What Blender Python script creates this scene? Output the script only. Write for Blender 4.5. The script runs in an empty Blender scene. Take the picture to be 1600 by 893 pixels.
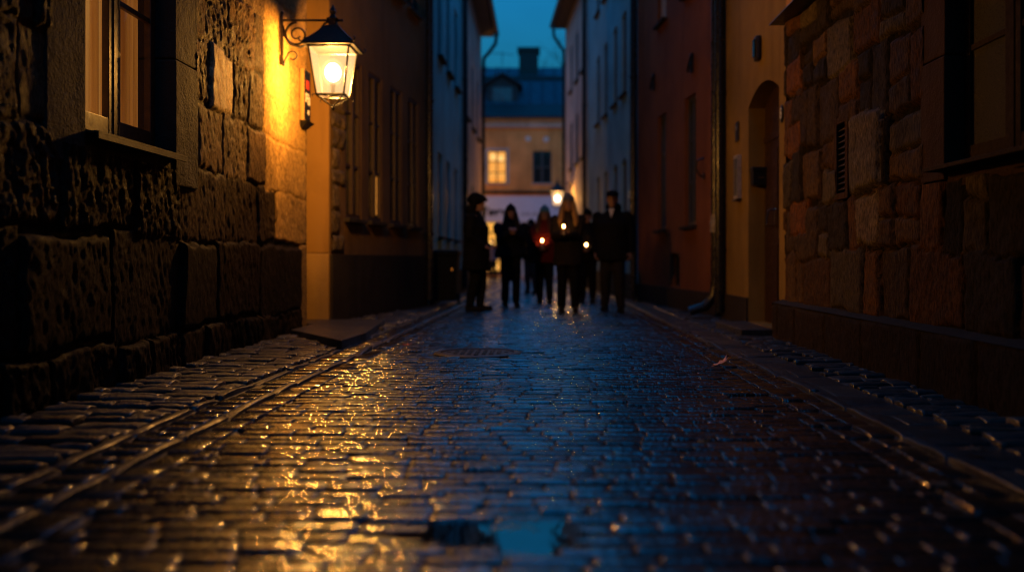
import bpy, bmesh, math, random
import numpy as np
from mathutils import Vector, Matrix
PI = math.pi
R = math.radians
sc = bpy.context.scene
C = sc.collection
rng = np.random.default_rng(7)
random.seed(7)
FPX, VX, VY, CH = 1450.0, 845.0, 405.0, 0.78      # focal length in photo pixels, vanishing point, camera height

# ------------------------------------------------------------------ materials
def nm(name):
    m = bpy.data.materials.new(name); m.use_nodes = True
    nt = m.node_tree; nt.nodes.clear()
    return m, nt
def N(nt, t, **kw):
    n = nt.nodes.new(t)
    for k, v in kw.items():
        if k.startswith('i_'):
            n.inputs[k[2:].replace('_', ' ')].default_value = v
        else:
            setattr(n, k, v)
    return n
def L(nt, a, b): nt.links.new(a, b)
def rgba(c): return (c[0], c[1], c[2], 1.0)
def coords(nt, scale=(1, 1, 1), src='Object'):
    tc = N(nt, 'ShaderNodeTexCoord'); mp = N(nt, 'ShaderNodeMapping')
    mp.inputs['Scale'].default_value = scale
    L(nt, tc.outputs[src], mp.inputs['Vector'])
    return mp.outputs['Vector']
def noise(nt, vec, scale, detail=4, rough=0.55):
    n = N(nt, 'ShaderNodeTexNoise'); n.inputs['Scale'].default_value = scale
    n.inputs['Detail'].default_value = detail; n.inputs['Roughness'].default_value = rough
    L(nt, vec, n.inputs['Vector'])
    return n.outputs['Fac']
def ramp(nt, fac, stops):
    r = N(nt, 'ShaderNodeValToRGB')
    e = r.color_ramp.elements
    while len(e) < len(stops): e.new(0.5)
    for k, (p, c) in enumerate(stops):
        e[k].position = p; e[k].color = rgba(c) if len(c) == 3 else c
    L(nt, fac, r.inputs['Fac'])
    return r.outputs['Color']
def mixc(nt, fac, a, b, blend='MIX'):
    m = N(nt, 'ShaderNodeMix', data_type='RGBA', blend_type=blend)
    for sock, v in ((0, fac), (6, a), (7, b)):
        if hasattr(v, 'is_linked'): L(nt, v, m.inputs[sock])
        else: m.inputs[sock].default_value = v if sock == 0 else rgba(v)
    return m.outputs[2]
def maprange(nt, v, a, b, c, d):
    m = N(nt, 'ShaderNodeMapRange')
    for k, x in ((1, a), (2, b), (3, c), (4, d)): m.inputs[k].default_value = x
    L(nt, v, m.inputs[0])
    return m.outputs[0]
def bump(nt, h, strength, dist, prev=None):
    b = N(nt, 'ShaderNodeBump'); b.inputs['Strength'].default_value = strength; b.inputs['Distance'].default_value = dist
    L(nt, h, b.inputs['Height'])
    if prev is not None: L(nt, prev, b.inputs['Normal'])
    return b.outputs['Normal']
def principled(nt, color, rough, normal=None, **kw):
    p = N(nt, 'ShaderNodeBsdfPrincipled'); o = N(nt, 'ShaderNodeOutputMaterial')
    for sock, v in (('Base Color', color), ('Roughness', rough)):
        if hasattr(v, 'is_linked'): L(nt, v, p.inputs[sock])
        else: p.inputs[sock].default_value = rgba(v) if sock == 'Base Color' else v
    if normal is not None: L(nt, normal, p.inputs['Normal'])
    for k, v in kw.items():
        s = p.inputs[k.replace('_', ' ')]
        if hasattr(v, 'is_linked'): L(nt, v, s)
        else: s.default_value = v
    L(nt, p.outputs[0], o.inputs[0])
    return p
M = {}
def plaster(name, col, col2=None, bstr=0.5, rough=0.8):
    m, nt = nm(name)
    v = coords(nt); vs = coords(nt, (1.6, 1.6, 0.18))
    big = noise(nt, v, 0.9, 5, 0.6); st = noise(nt, vs, 2.2, 5, 0.6); fine = noise(nt, v, 60, 3)
    c2 = col2 or tuple(x * 0.62 for x in col)
    c = mixc(nt, ramp(nt, big, [(0.38, (0, 0, 0)), (0.7, (1, 1, 1))]), col, c2)
    c = mixc(nt, ramp(nt, st, [(0.5, (0, 0, 0)), (0.75, (.7, .7, .7))]), c, tuple(x * 0.45 for x in col))
    n1 = bump(nt, noise(nt, v, 5, 4), bstr * .6, 0.03)
    principled(nt, c, rough, bump(nt, fine, bstr, 0.006, n1), Specular_IOR_Level=.1)
    M[name] = m
def stone_mat(name, rough=0.62, sc1=38, amp=0.7):
    m, nt = nm(name)
    a = N(nt, 'ShaderNodeVertexColor', layer_name='Col')
    v = coords(nt); va = coords(nt, (1, 1.5, 0.45))
    f1 = noise(nt, va, sc1, 7, 0.72); f2 = noise(nt, v, 9, 4)
    c = mixc(nt, 0.75, a.outputs['Color'], ramp(nt, f2, [(0.3, (.45, .42, .40)), (0.7, (1.15, 1.1, 1.05))]), 'MULTIPLY')
    c = mixc(nt, 0.85, c, ramp(nt, f1, [(0.40, (.22, .22, .22)), (0.60, (1.35, 1.32, 1.28))]), 'MULTIPLY')
    r = maprange(nt, f2, 0.35, 0.65, rough - .16, rough + .14)
    principled(nt, c, r, bump(nt, f1, amp, 0.013), Specular_IOR_Level=.05)
    M[name] = m
def sett_mat(name, base, rlo, rhi, bstr=0.5, coat_r=.035, wet_lo=.42, wet_hi=.95):
    m, nt = nm(name)
    a = N(nt, 'ShaderNodeVertexColor', layer_name='Col')
    v = coords(nt)
    big = noise(nt, v, 1.1, 3); med = noise(nt, v, 13, 4); fine = noise(nt, v, 150, 3, .6); grain = noise(nt, coords(nt, (2.4, .8, 1)), 36, 4, .65)
    c = mixc(nt, 1.0, a.outputs['Color'], base, 'MULTIPLY')
    c = mixc(nt, 0.7, c, ramp(nt, med, [(0.35, (.5, .5, .5)), (0.65, (1.2, 1.15, 1.1))]), 'MULTIPLY')
    s = N(nt, 'ShaderNodeMath', operation='ADD'); L(nt, big, s.inputs[0]); L(nt, med, s.inputs[1])
    r = maprange(nt, s.outputs[0], 0.75, 1.25, rlo, rhi)
    n1 = bump(nt, grain, bstr, 0.0055); n2 = bump(nt, fine, bstr, 0.0009, n1)
    wet = maprange(nt, noise(nt, v, 3.1, 4), .38, .62, wet_lo, wet_hi)
    film = bump(nt, noise(nt, coords(nt, (1.5, .7, 1)), 27, 3, .55), 1.0, 0.0046)
    principled(nt, c, r, n2, IOR=1.5, Specular_IOR_Level=.12, Coat_Weight=wet, Coat_Roughness=coat_r, Coat_Normal=film, Coat_IOR=2.0)
    M[name] = m
def plain(name, col, rough=0.5, metal=0.0, nscale=30, var=0.35, bstr=0.15, **kw):
    m, nt = nm(name)
    v = coords(nt); f = noise(nt, v, nscale, 4)
    c = mixc(nt, ramp(nt, f, [(0.35, (0, 0, 0)), (0.7, (1, 1, 1))]), col, tuple(x * (1 - var) for x in col))
    principled(nt, c, maprange(nt, f, .3, .7, max(.03, rough - .08), min(1, rough + .08)), bump(nt, f, bstr, 0.004), Metallic=metal, **kw)
    M[name] = m
def glass_dark(name, col, drops=True, emis=None, es=0.0):
    m, nt = nm(name)
    v = coords(nt)
    vo = N(nt, 'ShaderNodeTexVoronoi'); vo.inputs['Scale'].default_value = 70; L(nt, v, vo.inputs['Vector'])
    d = maprange(nt, vo.outputs['Distance'], 0.0, 0.32, 1, 0)
    wav = noise(nt, v, 3, 2)
    n1 = bump(nt, wav, 0.12, 0.05)
    nn = bump(nt, d, 0.45 if drops else 0.0, 0.006, n1)
    kw = {}
    if name in ('glass_far', 'glass_glow'): kw = dict(Specular_IOR_Level=.12)
    if emis: kw = dict(Emission_Color=rgba(emis), Emission_Strength=es)
    principled(nt, col, 0.08, nn, **kw)
    M[name] = m
def emit(name, col, s, col2=None, nscale=6):
    m, nt = nm(name)
    e = N(nt, 'ShaderNodeEmission'); o = N(nt, 'ShaderNodeOutputMaterial')
    e.inputs['Strength'].default_value = s
    if col2:
        L(nt, mixc(nt, ramp(nt, noise(nt, coords(nt), nscale, 3), [(.35, (0, 0, 0)), (.65, (1, 1, 1))]), col, col2), e.inputs['Color'])
    else: e.inputs['Color'].default_value = rgba(col)
    L(nt, e.outputs[0], o.inputs[0]); M[name] = m

WARM = (1.0, 0.46, 0.085)
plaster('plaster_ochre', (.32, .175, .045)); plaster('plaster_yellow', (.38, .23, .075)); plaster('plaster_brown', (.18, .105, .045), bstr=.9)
plaster('plaster_red', (.20, .072, .026)); plaster('plaster_blue', (.26, .60, .60)); plaster('plaster_beige', (.58, .44, .36))
plaster('plaster_greyblue', (.27, .47, .47)); plaster('plaster_far', (.66, .29, .09), bstr=.3); plaster('plaster_trim', (.48, .40, .34))
plaster('plaster_grey', (.35, .36, .42)); plaster('plinth_dark', (.035, .027, .020), bstr=.9); plaster('jamb_stone', (.050, .040, .032), bstr=1.5)
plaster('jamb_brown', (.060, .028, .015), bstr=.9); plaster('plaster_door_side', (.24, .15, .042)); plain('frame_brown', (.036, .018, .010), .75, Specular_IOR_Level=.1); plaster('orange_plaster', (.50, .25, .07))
stone_mat('stone_rough', .7, 58, 1.0); stone_mat('stone_rubble', .7, 44, 1.4)
sett_mat('setts', (.016, .014, .013), 0.16, 0.34, .6)
sett_mat('slabs', (.040, .036, .033), 0.28, 0.5, 1.4, .22, .0, .35)
sett_mat('kerbstone', (.04, .036, .034), 0.3, 0.5, 1.2, .28, .1, .5)
plain('bed', (.018, .016, .015), .45, nscale=40, bstr=.6)
plain('iron', (.012, .012, .013), .38, .0, 25, .3, .2)
plain('iron_rust', (.035, .026, .02), .45, .3, 25, .5, .3)
plain('pipe', (.012, .012, .014), .3, 0, 14, .3, .15)
plain('pipe_pale', (.30, .25, .20), .45, 0, 20, .5, .2)
plain('zinc', (.045, .065, .085), .75, 0, 8, .4, .1, Specular_IOR_Level=.12)
plain('roof_dark', (.008, .009, .010), .7, 0, 10, .4, .3)
plain('roof_tile', (.018, .014, .013), .8, 0, 10, .4, .4)
plain('wood', (.10, .050, .024), .4, 0, 20, .5, .4)
plain('wood_dark', (.055, .028, .016), .45, 0, 20, .5, .3)
plain('door_wood', (.034, .013, .008), .45, 0, 14, .5, .3)
plain('frame_pale', (.35, .33, .30), .5)
plain('frame_grey', (.06, .065, .07), .5)
plain('soffit', (.08, .05, .032), .7)
plain('brass', (.75, .52, .25), .2, 1.0, 30, .2, .05)
plain('chrome', (.7, .7, .7), .2, 1.0, 30, .2, .05)
plain('plastic_black', (.010, .010, .011), .35)
plain('bin_plastic', (.006, .007, .007), .7, Specular_IOR_Level=.1)
plain('sign_pale', (.62, .55, .50), .55, bstr=.05)
plain('sign_grey', (.50, .52, .66), .6, bstr=.05)
plain('letter_dark', (.008, .008, .010), .8, Specular_IOR_Level=.1)
plain('letter_faint', (.22, .21, .24), .6)
plain('letter_white', (.8, .78, .74), .5)
plain('enamel_red', (.5, .05, .03), .4)
plain('steel_panel', (.45, .43, .42), .35, .5)
plain('leaf_orange', (.85, .30, .04), .4, 0, 60, .5, .3)
plain('leaf_brown', (.22, .12, .06), .4, 0, 60, .5, .3)
plain('leaf_red', (.45, .07, .03), .4, 0, 60, .5, .3)
plain('skin', (.24, .13, .09), .5, 0, 40, .15, .05)
plain('eye', (.03, .02, .02), .2); plain('lip', (.32, .12, .10), .45)
plain('wax', (.75, .66, .5), .5); plain('paper', (.75, .70, .62), .7)
plain('bark', (.03, .025, .022), .8)
for n_, c_ in dict(coat_black=(.005, .005, .006), coat_navy=(.006, .007, .011), coat_red=(.10, .011, .007), coat_brown=(.016, .013, .010), coat_dusk=(.08, .07, .11),
                   trouser_black=(.005, .005, .006), trouser_grey=(.018, .016, .017), jeans=(.02, .028, .045), wool_blue=(.06, .17, .22), wool_grey=(.10, .10, .11),
                   wool_black=(.005, .005, .006), hair_blond=(.20, .12, .05), hair_brown=(.06, .032, .02), hair_dark=(.015, .012, .010), shoe=(.010, .009, .009), shirt=(.45, .45, .47)).items():
    plain(n_, c_, .85 if not n_.startswith('hair') else .5, 0, 55, .4, .35, Specular_IOR_Level=.08)
glass_dark('glass_dim', (.010, .013, .014)); glass_dark('glass_far', (.012, .016, .018), False)
glass_dark('glass_curtained', (.085, .078, .055)); glass_dark('glass_sky', (.05, .06, .07), False)
glass_dark('glass_glow', (.02, .015, .01), False, (1, .36, .05), .8)
m, nt = nm('bulb_glow')
e_ = N(nt, 'ShaderNodeEmission'); e_.inputs['Color'].default_value = (1, .86, .62, 1); e_.inputs['Strength'].default_value = 3.5
tr = N(nt, 'ShaderNodeBsdfTransparent'); ad = N(nt, 'ShaderNodeAddShader'); L(nt, e_.outputs[0], ad.inputs[0]); L(nt, tr.outputs[0], ad.inputs[1])
o = N(nt, 'ShaderNodeOutputMaterial'); L(nt, ad.outputs[0], o.inputs[0]); M['bulb_glow'] = m
emit('flame', (1.0, .40, .08), 420.0)
emit('lit_blind', (1.0, .36, .055), 1.0, (1.0, .46, .10), 3)
emit('lit_ball', (1.0, .55, .17), 1.3)
emit('shop_glow', (1.0, .50, .09), 1.0, (.9, .34, .04), 2.2)
emit('shop_ball', (1.0, .55, .16), 4.0)
# water film of the puddle
m, nt = nm('water'); v = coords(nt)
principled(nt, (.006, .006, .006), .05, bump(nt, noise(nt, v, 9, 2), .06, .02), IOR=1.9); M['water'] = m
# curtain behind the near window: cloth with lamplight behind it
m, nt = nm('curtain'); v = coords(nt); band = noise(nt, coords(nt, (1, 16, .12)), 1.0, 5, .62)
principled(nt, (.35, .18, .08), .9, bump(nt, noise(nt, v, 120, 2), .3, .003), Emission_Color=ramp(nt, band, [(.36, (.25, .07, .008)), (.5, (.60, .20, .028)), (.66, (1, .46, .10))]), Emission_Strength=.42); M['curtain'] = m
m, nt = nm('room_dark'); principled(nt, (.03, .025, .02), .9); M['room_dark'] = m
# near window glass: clear, reflective, with raindrops
m, nt = nm('glass_clear')
v = coords(nt)
vo = N(nt, 'ShaderNodeTexVoronoi'); vo.inputs['Scale'].default_value = 75; L(nt, v, vo.inputs['Vector'])
d = maprange(nt, vo.outputs['Distance'], 0.0, 0.34, 1, 0)
nn = bump(nt, d, 1.0, 0.018, bump(nt, noise(nt, v, 4, 2), .15, .05))
g = N(nt, 'ShaderNodeBsdfGlossy'); g.inputs['Roughness'].default_value = .07; L(nt, nn, g.inputs['Normal'])
tr = N(nt, 'ShaderNodeBsdfTransparent'); lw = N(nt, 'ShaderNodeLayerWeight'); lw.inputs['Blend'].default_value = .5; L(nt, nn, lw.inputs['Normal']); fr = N(nt, 'ShaderNodeMath', operation='POWER'); L(nt, lw.outputs['Facing'], fr.inputs[0]); fr.inputs[1].default_value = 4.0
mx = N(nt, 'ShaderNodeMixShader'); L(nt, maprange(nt, fr.outputs[0], 0, 1, .04, 1), mx.inputs[0]); L(nt, tr.outputs[0], mx.inputs[1]); L(nt, g.outputs[0], mx.inputs[2])
o = N(nt, 'ShaderNodeOutputMaterial'); L(nt, mx.outputs[0], o.inputs[0]); M['glass_clear'] = m
m, nt = nm('globe_glow')
e_ = N(nt, 'ShaderNodeEmission'); e_.inputs['Color'].default_value = (1, .70, .38, 1); e_.inputs['Strength'].default_value = .10
tr = N(nt, 'ShaderNodeBsdfTransparent'); ad = N(nt, 'ShaderNodeAddShader'); L(nt, e_.outputs[0], ad.inputs[0]); L(nt, tr.outputs[0], ad.inputs[1])
o = N(nt, 'ShaderNodeOutputMaterial'); L(nt, ad.outputs[0], o.inputs[0]); M['globe_glow'] = m
# lantern glass: almost clear, a little milky
m, nt = nm('lantern_glass')
tr = N(nt, 'ShaderNodeBsdfTransparent'); tl = N(nt, 'ShaderNodeBsdfTranslucent'); tl.inputs['Color'].default_value = (.8, .8, 1.0, 1)
mx = N(nt, 'ShaderNodeMixShader'); mx.inputs[0].default_value = .005
L(nt, tr.outputs[0], mx.inputs[1]); L(nt, tl.outputs[0], mx.inputs[2])
ge = N(nt, 'ShaderNodeEmission'); ge.inputs['Color'].default_value = (1, .60, .27, 1); ge.inputs['Strength'].default_value = .44      # milky glass aglow
ad = N(nt, 'ShaderNodeAddShader'); L(nt, mx.outputs[0], ad.inputs[0]); L(nt, ge.outputs[0], ad.inputs[1])
o = N(nt, 'ShaderNodeOutputMaterial'); L(nt, ad.outputs[0], o.inputs[0]); M['lantern_glass'] = m

# ------------------------------------------------------------------ mesh helpers
class MB:
    def __init__(s): s.v = []; s.f = []
    def add(s, vs, fs):
        o = len(s.v); s.v += [tuple(p) for p in vs]; s.f += [tuple(i + o for i in f) for f in fs]; return s
    def box(s, a, b, T=None):
        x0, y0, z0 = a; x1, y1, z1 = b
        vs = [(x0, y0, z0), (x1, y0, z0), (x1, y1, z0), (x0, y1, z0), (x0, y0, z1), (x1, y0, z1), (x1, y1, z1), (x0, y1, z1)]
        if T: vs = [T(*p) for p in vs]
        return s.add(vs, [(0, 3, 2, 1), (4, 5, 6, 7), (0, 1, 5, 4), (1, 2, 6, 5), (2, 3, 7, 6), (3, 0, 4, 7)])
    def tube(s, pts, r, n=10, cap=True):
        pts = [Vector(p) for p in pts]; rs = r if isinstance(r, (list, tuple)) else [r] * len(pts)
        rings = []; up = Vector((0, 0, 1))
        t0 = (pts[1] - pts[0]).normalized()
        a = t0.orthogonal().normalized() if abs(t0.dot(up)) > .95 else t0.cross(up).normalized()
        for i, p in enumerate(pts):
            t = (pts[min(i + 1, len(pts) - 1)] - pts[max(i - 1, 0)]).normalized()
            a = (a - t * a.dot(t)).normalized(); b = t.cross(a)
            rings.append([p + (a * math.cos(2 * PI * k / n) + b * math.sin(2 * PI * k / n)) * rs[i] for k in range(n)])
        return s.loft(rings, cap)
    def loft(s, rings, cap=True):
        n = len(rings[0]); vs = [p for r in rings for p in r]; fs = []
        for i in range(len(rings) - 1):
            for k in range(n):
                fs.append((i * n + k, i * n + (k + 1) % n, (i + 1) * n + (k + 1) % n, (i + 1) * n + k))
        if cap: fs += [tuple(range(n - 1, -1, -1)), tuple(range((len(rings) - 1) * n, len(rings) * n))]
        return s.add(vs, fs)
    def lathe(s, prof, c=(0, 0, 0), n=20):
        return s.loft([[(c[0] + r * math.cos(2 * PI * k / n), c[1] + r * math.sin(2 * PI * k / n), c[2] + z) for k in range(n)] for r, z in prof])
    def ell(s, c, rad, n=16, m=10, rot=None):
        rings = []
        for i in range(m + 1):
            th = -PI / 2 + PI * (i * .98 + .01 * m) / m
            rr, z = math.cos(th), math.sin(th)
            ring = []
            for k in range(n):
                p = Vector((rad[0] * rr * math.cos(2 * PI * k / n), rad[1] * rr * math.sin(2 * PI * k / n), rad[2] * z))
                if rot is not None: p = rot @ p
                ring.append(p + Vector(c))
            rings.append(ring)
        return s.loft(rings)
    def cap(s, a, b, ra, rb, n=12):
        a = Vector(a); b = Vector(b); d = (b - a).normalized(); pts = []; rs = []
        for q in (-1, -.8, -.45, 0): pts.append(a + d * ra * q); rs.append(max(.15, math.sqrt(max(0, 1 - q * q))) * ra)
        for q in (0, .45, .8, 1): pts.append(b + d * rb * q); rs.append(max(.15, math.sqrt(max(0, 1 - q * q))) * rb)
        return s.tube(pts, rs, n)
    def mesh(s, name):
        me = bpy.data.meshes.new(name); me.from_pydata(s.v, [], s.f); me.update(); return me
    def build(s, name, mat, parent=None, smooth=False, bevel=0.0, autosmooth=None):
        me = s.mesh(name)
        bm = bmesh.new(); bm.from_mesh(me); bmesh.ops.recalc_face_normals(bm, faces=bm.faces)
        if bevel: bmesh.ops.bevel(bm, geom=[e for e in bm.edges if len(e.link_faces) == 2 and e.calc_face_angle(0) > .6], offset=bevel, segments=2, profile=.6, affect='EDGES')
        bm.to_mesh(me); bm.free()
        return link(name, me, mat, parent, smooth, autosmooth)
def link(name, me, mat, parent=None, smooth=False, autosmooth=None):
    o = bpy.data.objects.new(name, me); C.objects.link(o)
    me.materials.clear(); me.materials.append(M[mat] if isinstance(mat, str) else mat)
    if smooth: me.shade_smooth()
    if autosmooth: me.shade_smooth(); me.set_sharp_from_angle(angle=R(autosmooth))
    if parent is not None:
        o.parent = parent; o.matrix_parent_inverse = parent.matrix_basis.inverted()   # parts keep their world place
    return o
def tag(o, label=None, cat=None, group=None, kind=None):
    if label: o['label'] = label
    if cat: o['category'] = cat
    if group: o['group'] = group
    if kind: o['kind'] = kind
    return o
def empty(name, loc, label, cat, group=None):
    o = bpy.data.objects.new(name, None); C.objects.link(o); o.location = loc; o.empty_display_size = .1
    o.rotation_euler = (0, 0, 0)
    return tag(o, label, cat, group)
# value noise in numpy
_perm = np.random.default_rng(3).random(65536)
def vnoise(x, y, seed=0):
    xi = np.floor(x).astype(np.int64); yi = np.floor(y).astype(np.int64); fx = x - xi; fy = y - yi
    fx = fx * fx * (3 - 2 * fx); fy = fy * fy * (3 - 2 * fy)
    h = lambda a, b: _perm[(a * 73856093 ^ b * 19349663 ^ seed * 83492791) & 65535]
    return (h(xi, yi) * (1 - fx) + h(xi + 1, yi) * fx) * (1 - fy) + (h(xi, yi + 1) * (1 - fx) + h(xi + 1, yi + 1) * fx) * fy
def fbm(x, y, seed=0, oct=4, gain=.5):
    a, s, t = 1.0, 0.0, 0.0
    for k in range(oct):
        s = s + a * (vnoise(x * 2 ** k, y * 2 ** k, seed + k * 17) - .5); t += a; a *= gain
    return s / t
def set_col(me, cols):
    a = me.color_attributes.new('Col', 'FLOAT_COLOR', 'POINT')
    buf = np.ones((len(me.vertices), 4), np.float32); buf[:, :3] = cols
    a.data.foreach_set('color', buf.ravel())
def grid_mesh(name, verts, faces):
    me = bpy.data.meshes.new(name)
    me.vertices.add(len(verts)); me.vertices.foreach_set('co', np.asarray(verts, np.float32).ravel())
    nf = len(faces)
    me.loops.add(nf * 4); me.loops.foreach_set('vertex_index', np.asarray(faces, np.int32).ravel())
    me.polygons.add(nf); me.polygons.foreach_set('loop_start', np.arange(0, nf * 4, 4, dtype=np.int32))
    me.update(calc_edges=True)
    return me

# ------------------------------------------------------------------ masonry walls as real relief
def masonry(name, X, sgn, ys, zs, blocks, holes, palette, mat, parent, amp_all=1.0, warp=.02, seed=1, joint=.02, aniso=(30, 7.5)):
    """relief wall in the plane x = X, bulging towards sgn; blocks: (y0,y1,z0,z1,bulge,rough,colour,tilt)"""
    Yg, Zg = np.meshgrid(ys, zs, indexing='ij')
    wy = Yg + warp * 2 * fbm(Yg * 2.3, Zg * 2.3, seed + 50, 3) + warp * fbm(Yg * 9, Zg * 9, seed + 51, 2)
    wz = Zg + warp * 2 * fbm(Yg * 1.9 + 31, Zg * 2.6, seed + 60, 3) + warp * fbm(Yg * 9 + 7, Zg * 9, seed + 61, 2)
    d = np.full(Yg.shape, -joint); col = np.zeros(Yg.shape + (3,)); col[:] = np.array((.022, .017, .012))
    n_str = fbm(Yg * aniso[0] + .35 * aniso[0] * Zg, Zg * aniso[1], seed, 5, .6)     # chisel strokes
    n_big = fbm(Yg * 3.1, Zg * 3.1, seed + 9, 4)
    n_fin = fbm(Yg * 34, Zg * 24, seed + 21, 3, .6)
    n_iso = fbm(Yg * 7.3 + 3 * n_big, Zg * 6.1, seed + 33, 5, .58)
    pit = np.clip((.02 - fbm(Yg * aniso[0] * 1.5 + .5 * aniso[0] * Zg, Zg * aniso[1] * 1.3, seed + 77, 3, .5)) / .16, 0, 1) ** 1.5
    for (y0, y1, z0, z1, bul, rough, c, tilt) in blocks:
        e = np.minimum(np.minimum(wy - y0, y1 - wy), np.minimum(wz - z0, z1 - wz))
        m = e > 0.004
        if not m.any(): continue
        ee = np.maximum(e[m] - .004, 0)
        edge = 1 - np.exp(-ee / .008)
        hgt = -joint + (joint + bul) * edge + rough * edge * (n_str[m] * .014 + n_big[m] * .012 + n_iso[m] * .015 + n_fin[m] * .012 - pit[m] * .004) * amp_all
        hgt += tilt * (Yg[m] - (y0 + y1) / 2)
        d[m] = hgt
        col[m] = np.array(c) * (1 + .5 * n_big[m][:, None])
    d += fbm(Yg * 20, Zg * 20, seed + 5, 2) * .006
    vs = np.stack([X + sgn * d, Yg, Zg], -1).reshape(-1, 3)
    nz = len(zs); i, j = np.meshgrid(np.arange(len(ys) - 1), np.arange(nz - 1), indexing='ij')
    yc = (ys[:-1] + ys[1:]) / 2; zc = (zs[:-1] + zs[1:]) / 2
    keep = np.ones(i.shape, bool)
    for (a, b, c, e) in holes:
        keep &= ~((yc[:, None] > a) & (yc[:, None] < b) & (zc[None, :] > c) & (zc[None, :] < e))
    i = i[keep]; j = j[keep]
    q = np.stack([i * nz + j, (i + 1) * nz + j, (i + 1) * nz + j + 1, i * nz + j + 1], -1)
    if sgn < 0: q = q[:, ::-1]
    me = grid_mesh(name, vs, q); set_col(me, np.clip(col.reshape(-1, 3), .01, 1))
    return link(name, me, mat, parent, smooth=True)
def axis(parts):
    a = []
    for (s, e, st) in parts: a.append(np.arange(s, e - st * .3, st))
    a.append(np.array([parts[-1][1]])); return np.concatenate(a)

# ------------------------------------------------------------------ smooth fronts with real openings
class Front:
    """a house front from p0 to p1 in plan; s runs along it, d goes into the house"""
    def __init__(f, p0, p1, inward):
        f.p0 = Vector((p0[0], p0[1], 0)); q = Vector((p1[0], p1[1], 0)); f.len = (q - f.p0).length
        f.t = (q - f.p0).normalized(); n = Vector((-f.t.y, f.t.x, 0)); f.n = n if n.dot(Vector((inward[0], inward[1], 0))) > 0 else -n
    def P(f, s, d, z): return f.p0 + f.t * s + f.n * d + Vector((0, 0, z))
    def sY(f, Y): return (Y - f.p0.y) / f.t.y
    def walls(f, name, mat, parent, z0, z1, openings, depth=6.0, ends=True):
        """openings: (s0, s1, z0, z1, recess, arch_rise)"""
        S = sorted({0.0, f.len} | {o[0] for o in openings} | {o[1] for o in openings}); Z = sorted({z0, z1} | {o[2] for o in openings} | {o[3] for o in openings})
        mb = MB()
        for a, b in zip(S[:-1], S[1:]):
            for c, e in zip(Z[:-1], Z[1:]):
                cs, cz = (a + b) / 2, (c + e) / 2
                if any(o[0] < cs < o[1] and o[2] < cz < o[3] for o in openings): continue
                mb.add([f.P(a, 0, c), f.P(b, 0, c), f.P(b, 0, e), f.P(a, 0, e)], [(0, 1, 2, 3)])
        for (a, b, c, e, rec, rise) in openings:
            K = 1 if not rise else 14
            top = lambda q: e - rise * (2 * q - 1) ** 2 if rise else e
            if rise:
                for k in range(K):
                    q0, q1 = k / K, (k + 1) / K; s0, s1 = a + (b - a) * q0, a + (b - a) * q1
                    mb.add([f.P(s0, 0, top(q0)), f.P(s1, 0, top(q1)), f.P(s1, 0, e), f.P(s0, 0, e)], [(0, 1, 2, 3)])
            for k in range(K):
                q0, q1 = k / K, (k + 1) / K; s0, s1 = a + (b - a) * q0, a + (b - a) * q1
                mb.add([f.P(s0, 0, top(q0)), f.P(s1, 0, top(q1)), f.P(s1, rec, top(q1)), f.P(s0, rec, top(q0))], [(0, 1, 2, 3)])
            for s, t_ in ((a, top(0)), (b, top(1))):
                mb.add([f.P(s, 0, c), f.P(s, 0, t_), f.P(s, rec, t_), f.P(s, rec, c)], [(0, 1, 2, 3)])
            mb.add([f.P(a, 0, c), f.P(b, 0, c), f.P(b, rec, c), f.P(a, rec, c)], [(0, 1, 2, 3)])
        if ends:
            for s in (0, f.len):
                mb.add([f.P(s, 0, z0), f.P(s, depth, z0), f.P(s, depth, z1), f.P(s, 0, z1)], [(0, 1, 2, 3)])
            mb.add([f.P(0, depth, z0), f.P(f.len, depth, z0), f.P(f.len, depth, z1), f.P(0, depth, z1)], [(0, 1, 2, 3)])
            mb.add([f.P(0, 0, z1), f.P(f.len, 0, z1), f.P(f.len, depth, z1), f.P(0, depth, z1)], [(0, 1, 2, 3)])
        me = mb.mesh(name)
        return link(name, me, mat, parent)
    def T(f, d0=0): return lambda s, d, z: f.P(s, d + d0, z)
    def window(f, parent, s0, s1, z0, z1, rec, frame='frame_grey', glass='glass_far', cols=2, rows=3, sill='plinth_dark', fw=.055, sill_out=.07, trim=None):
        """pane at the bottom of the recess; frame bars and sill are its children"""
        T = f.T()
        d = rec - .03
        w = MB().box((s0, d, z0), (s1, d + .02, z1), T).build('window', glass, parent)
        fr = MB()
        fr.box((s0, d - .05, z0), (s0 + fw, d - .002, z1), T); fr.box((s1 - fw, d - .05, z0), (s1, d - .002, z1), T)
        fr.box((s0 + fw, d - .05, z0), (s1 - fw, d - .002, z0 + fw), T); fr.box((s0 + fw, d - .05, z1 - fw), (s1 - fw, d - .002, z1), T)
        for k in range(1, cols):
            x = s0 + (s1 - s0) * k / cols; fr.box((x - fw * .6, d - .058, z0 + fw), (x + fw * .6, d - .004, z1 - fw), T)
        for k in range(1, rows):
            z = z0 + (z1 - z0) * k / rows
            for q in range(cols):
                a = s0 + (s1 - s0) * q / cols + fw * (.62 if q else 1.0); b = s0 + (s1 - s0) * (q + 1) / cols - fw * (.62 if q < cols - 1 else 1.0)
                fr.box((a, d - .04, z - .018), (b, d - .004, z + .018), T)
        fr.build('frame', frame, w)
        if sill: MB().box((s0 - .06, -sill_out, z0 - .055), (s1 + .06, d - .052, z0 - .004), T).build('sill', sill, w, bevel=.006)
        if trim:
            tb = MB(); tw = .11
            tb.box((s0 - tw, -.018, z0), (s0 - .003, -.002, z1 + tw), T); tb.box((s1 + .003, -.018, z0), (s1 + tw, -.002, z1 + tw), T); tb.box((s0 - .003, -.018, z1 + .003), (s1 + .003, -.002, z1 + tw), T)
            tb.build('surround', trim, w)
        return w
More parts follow.
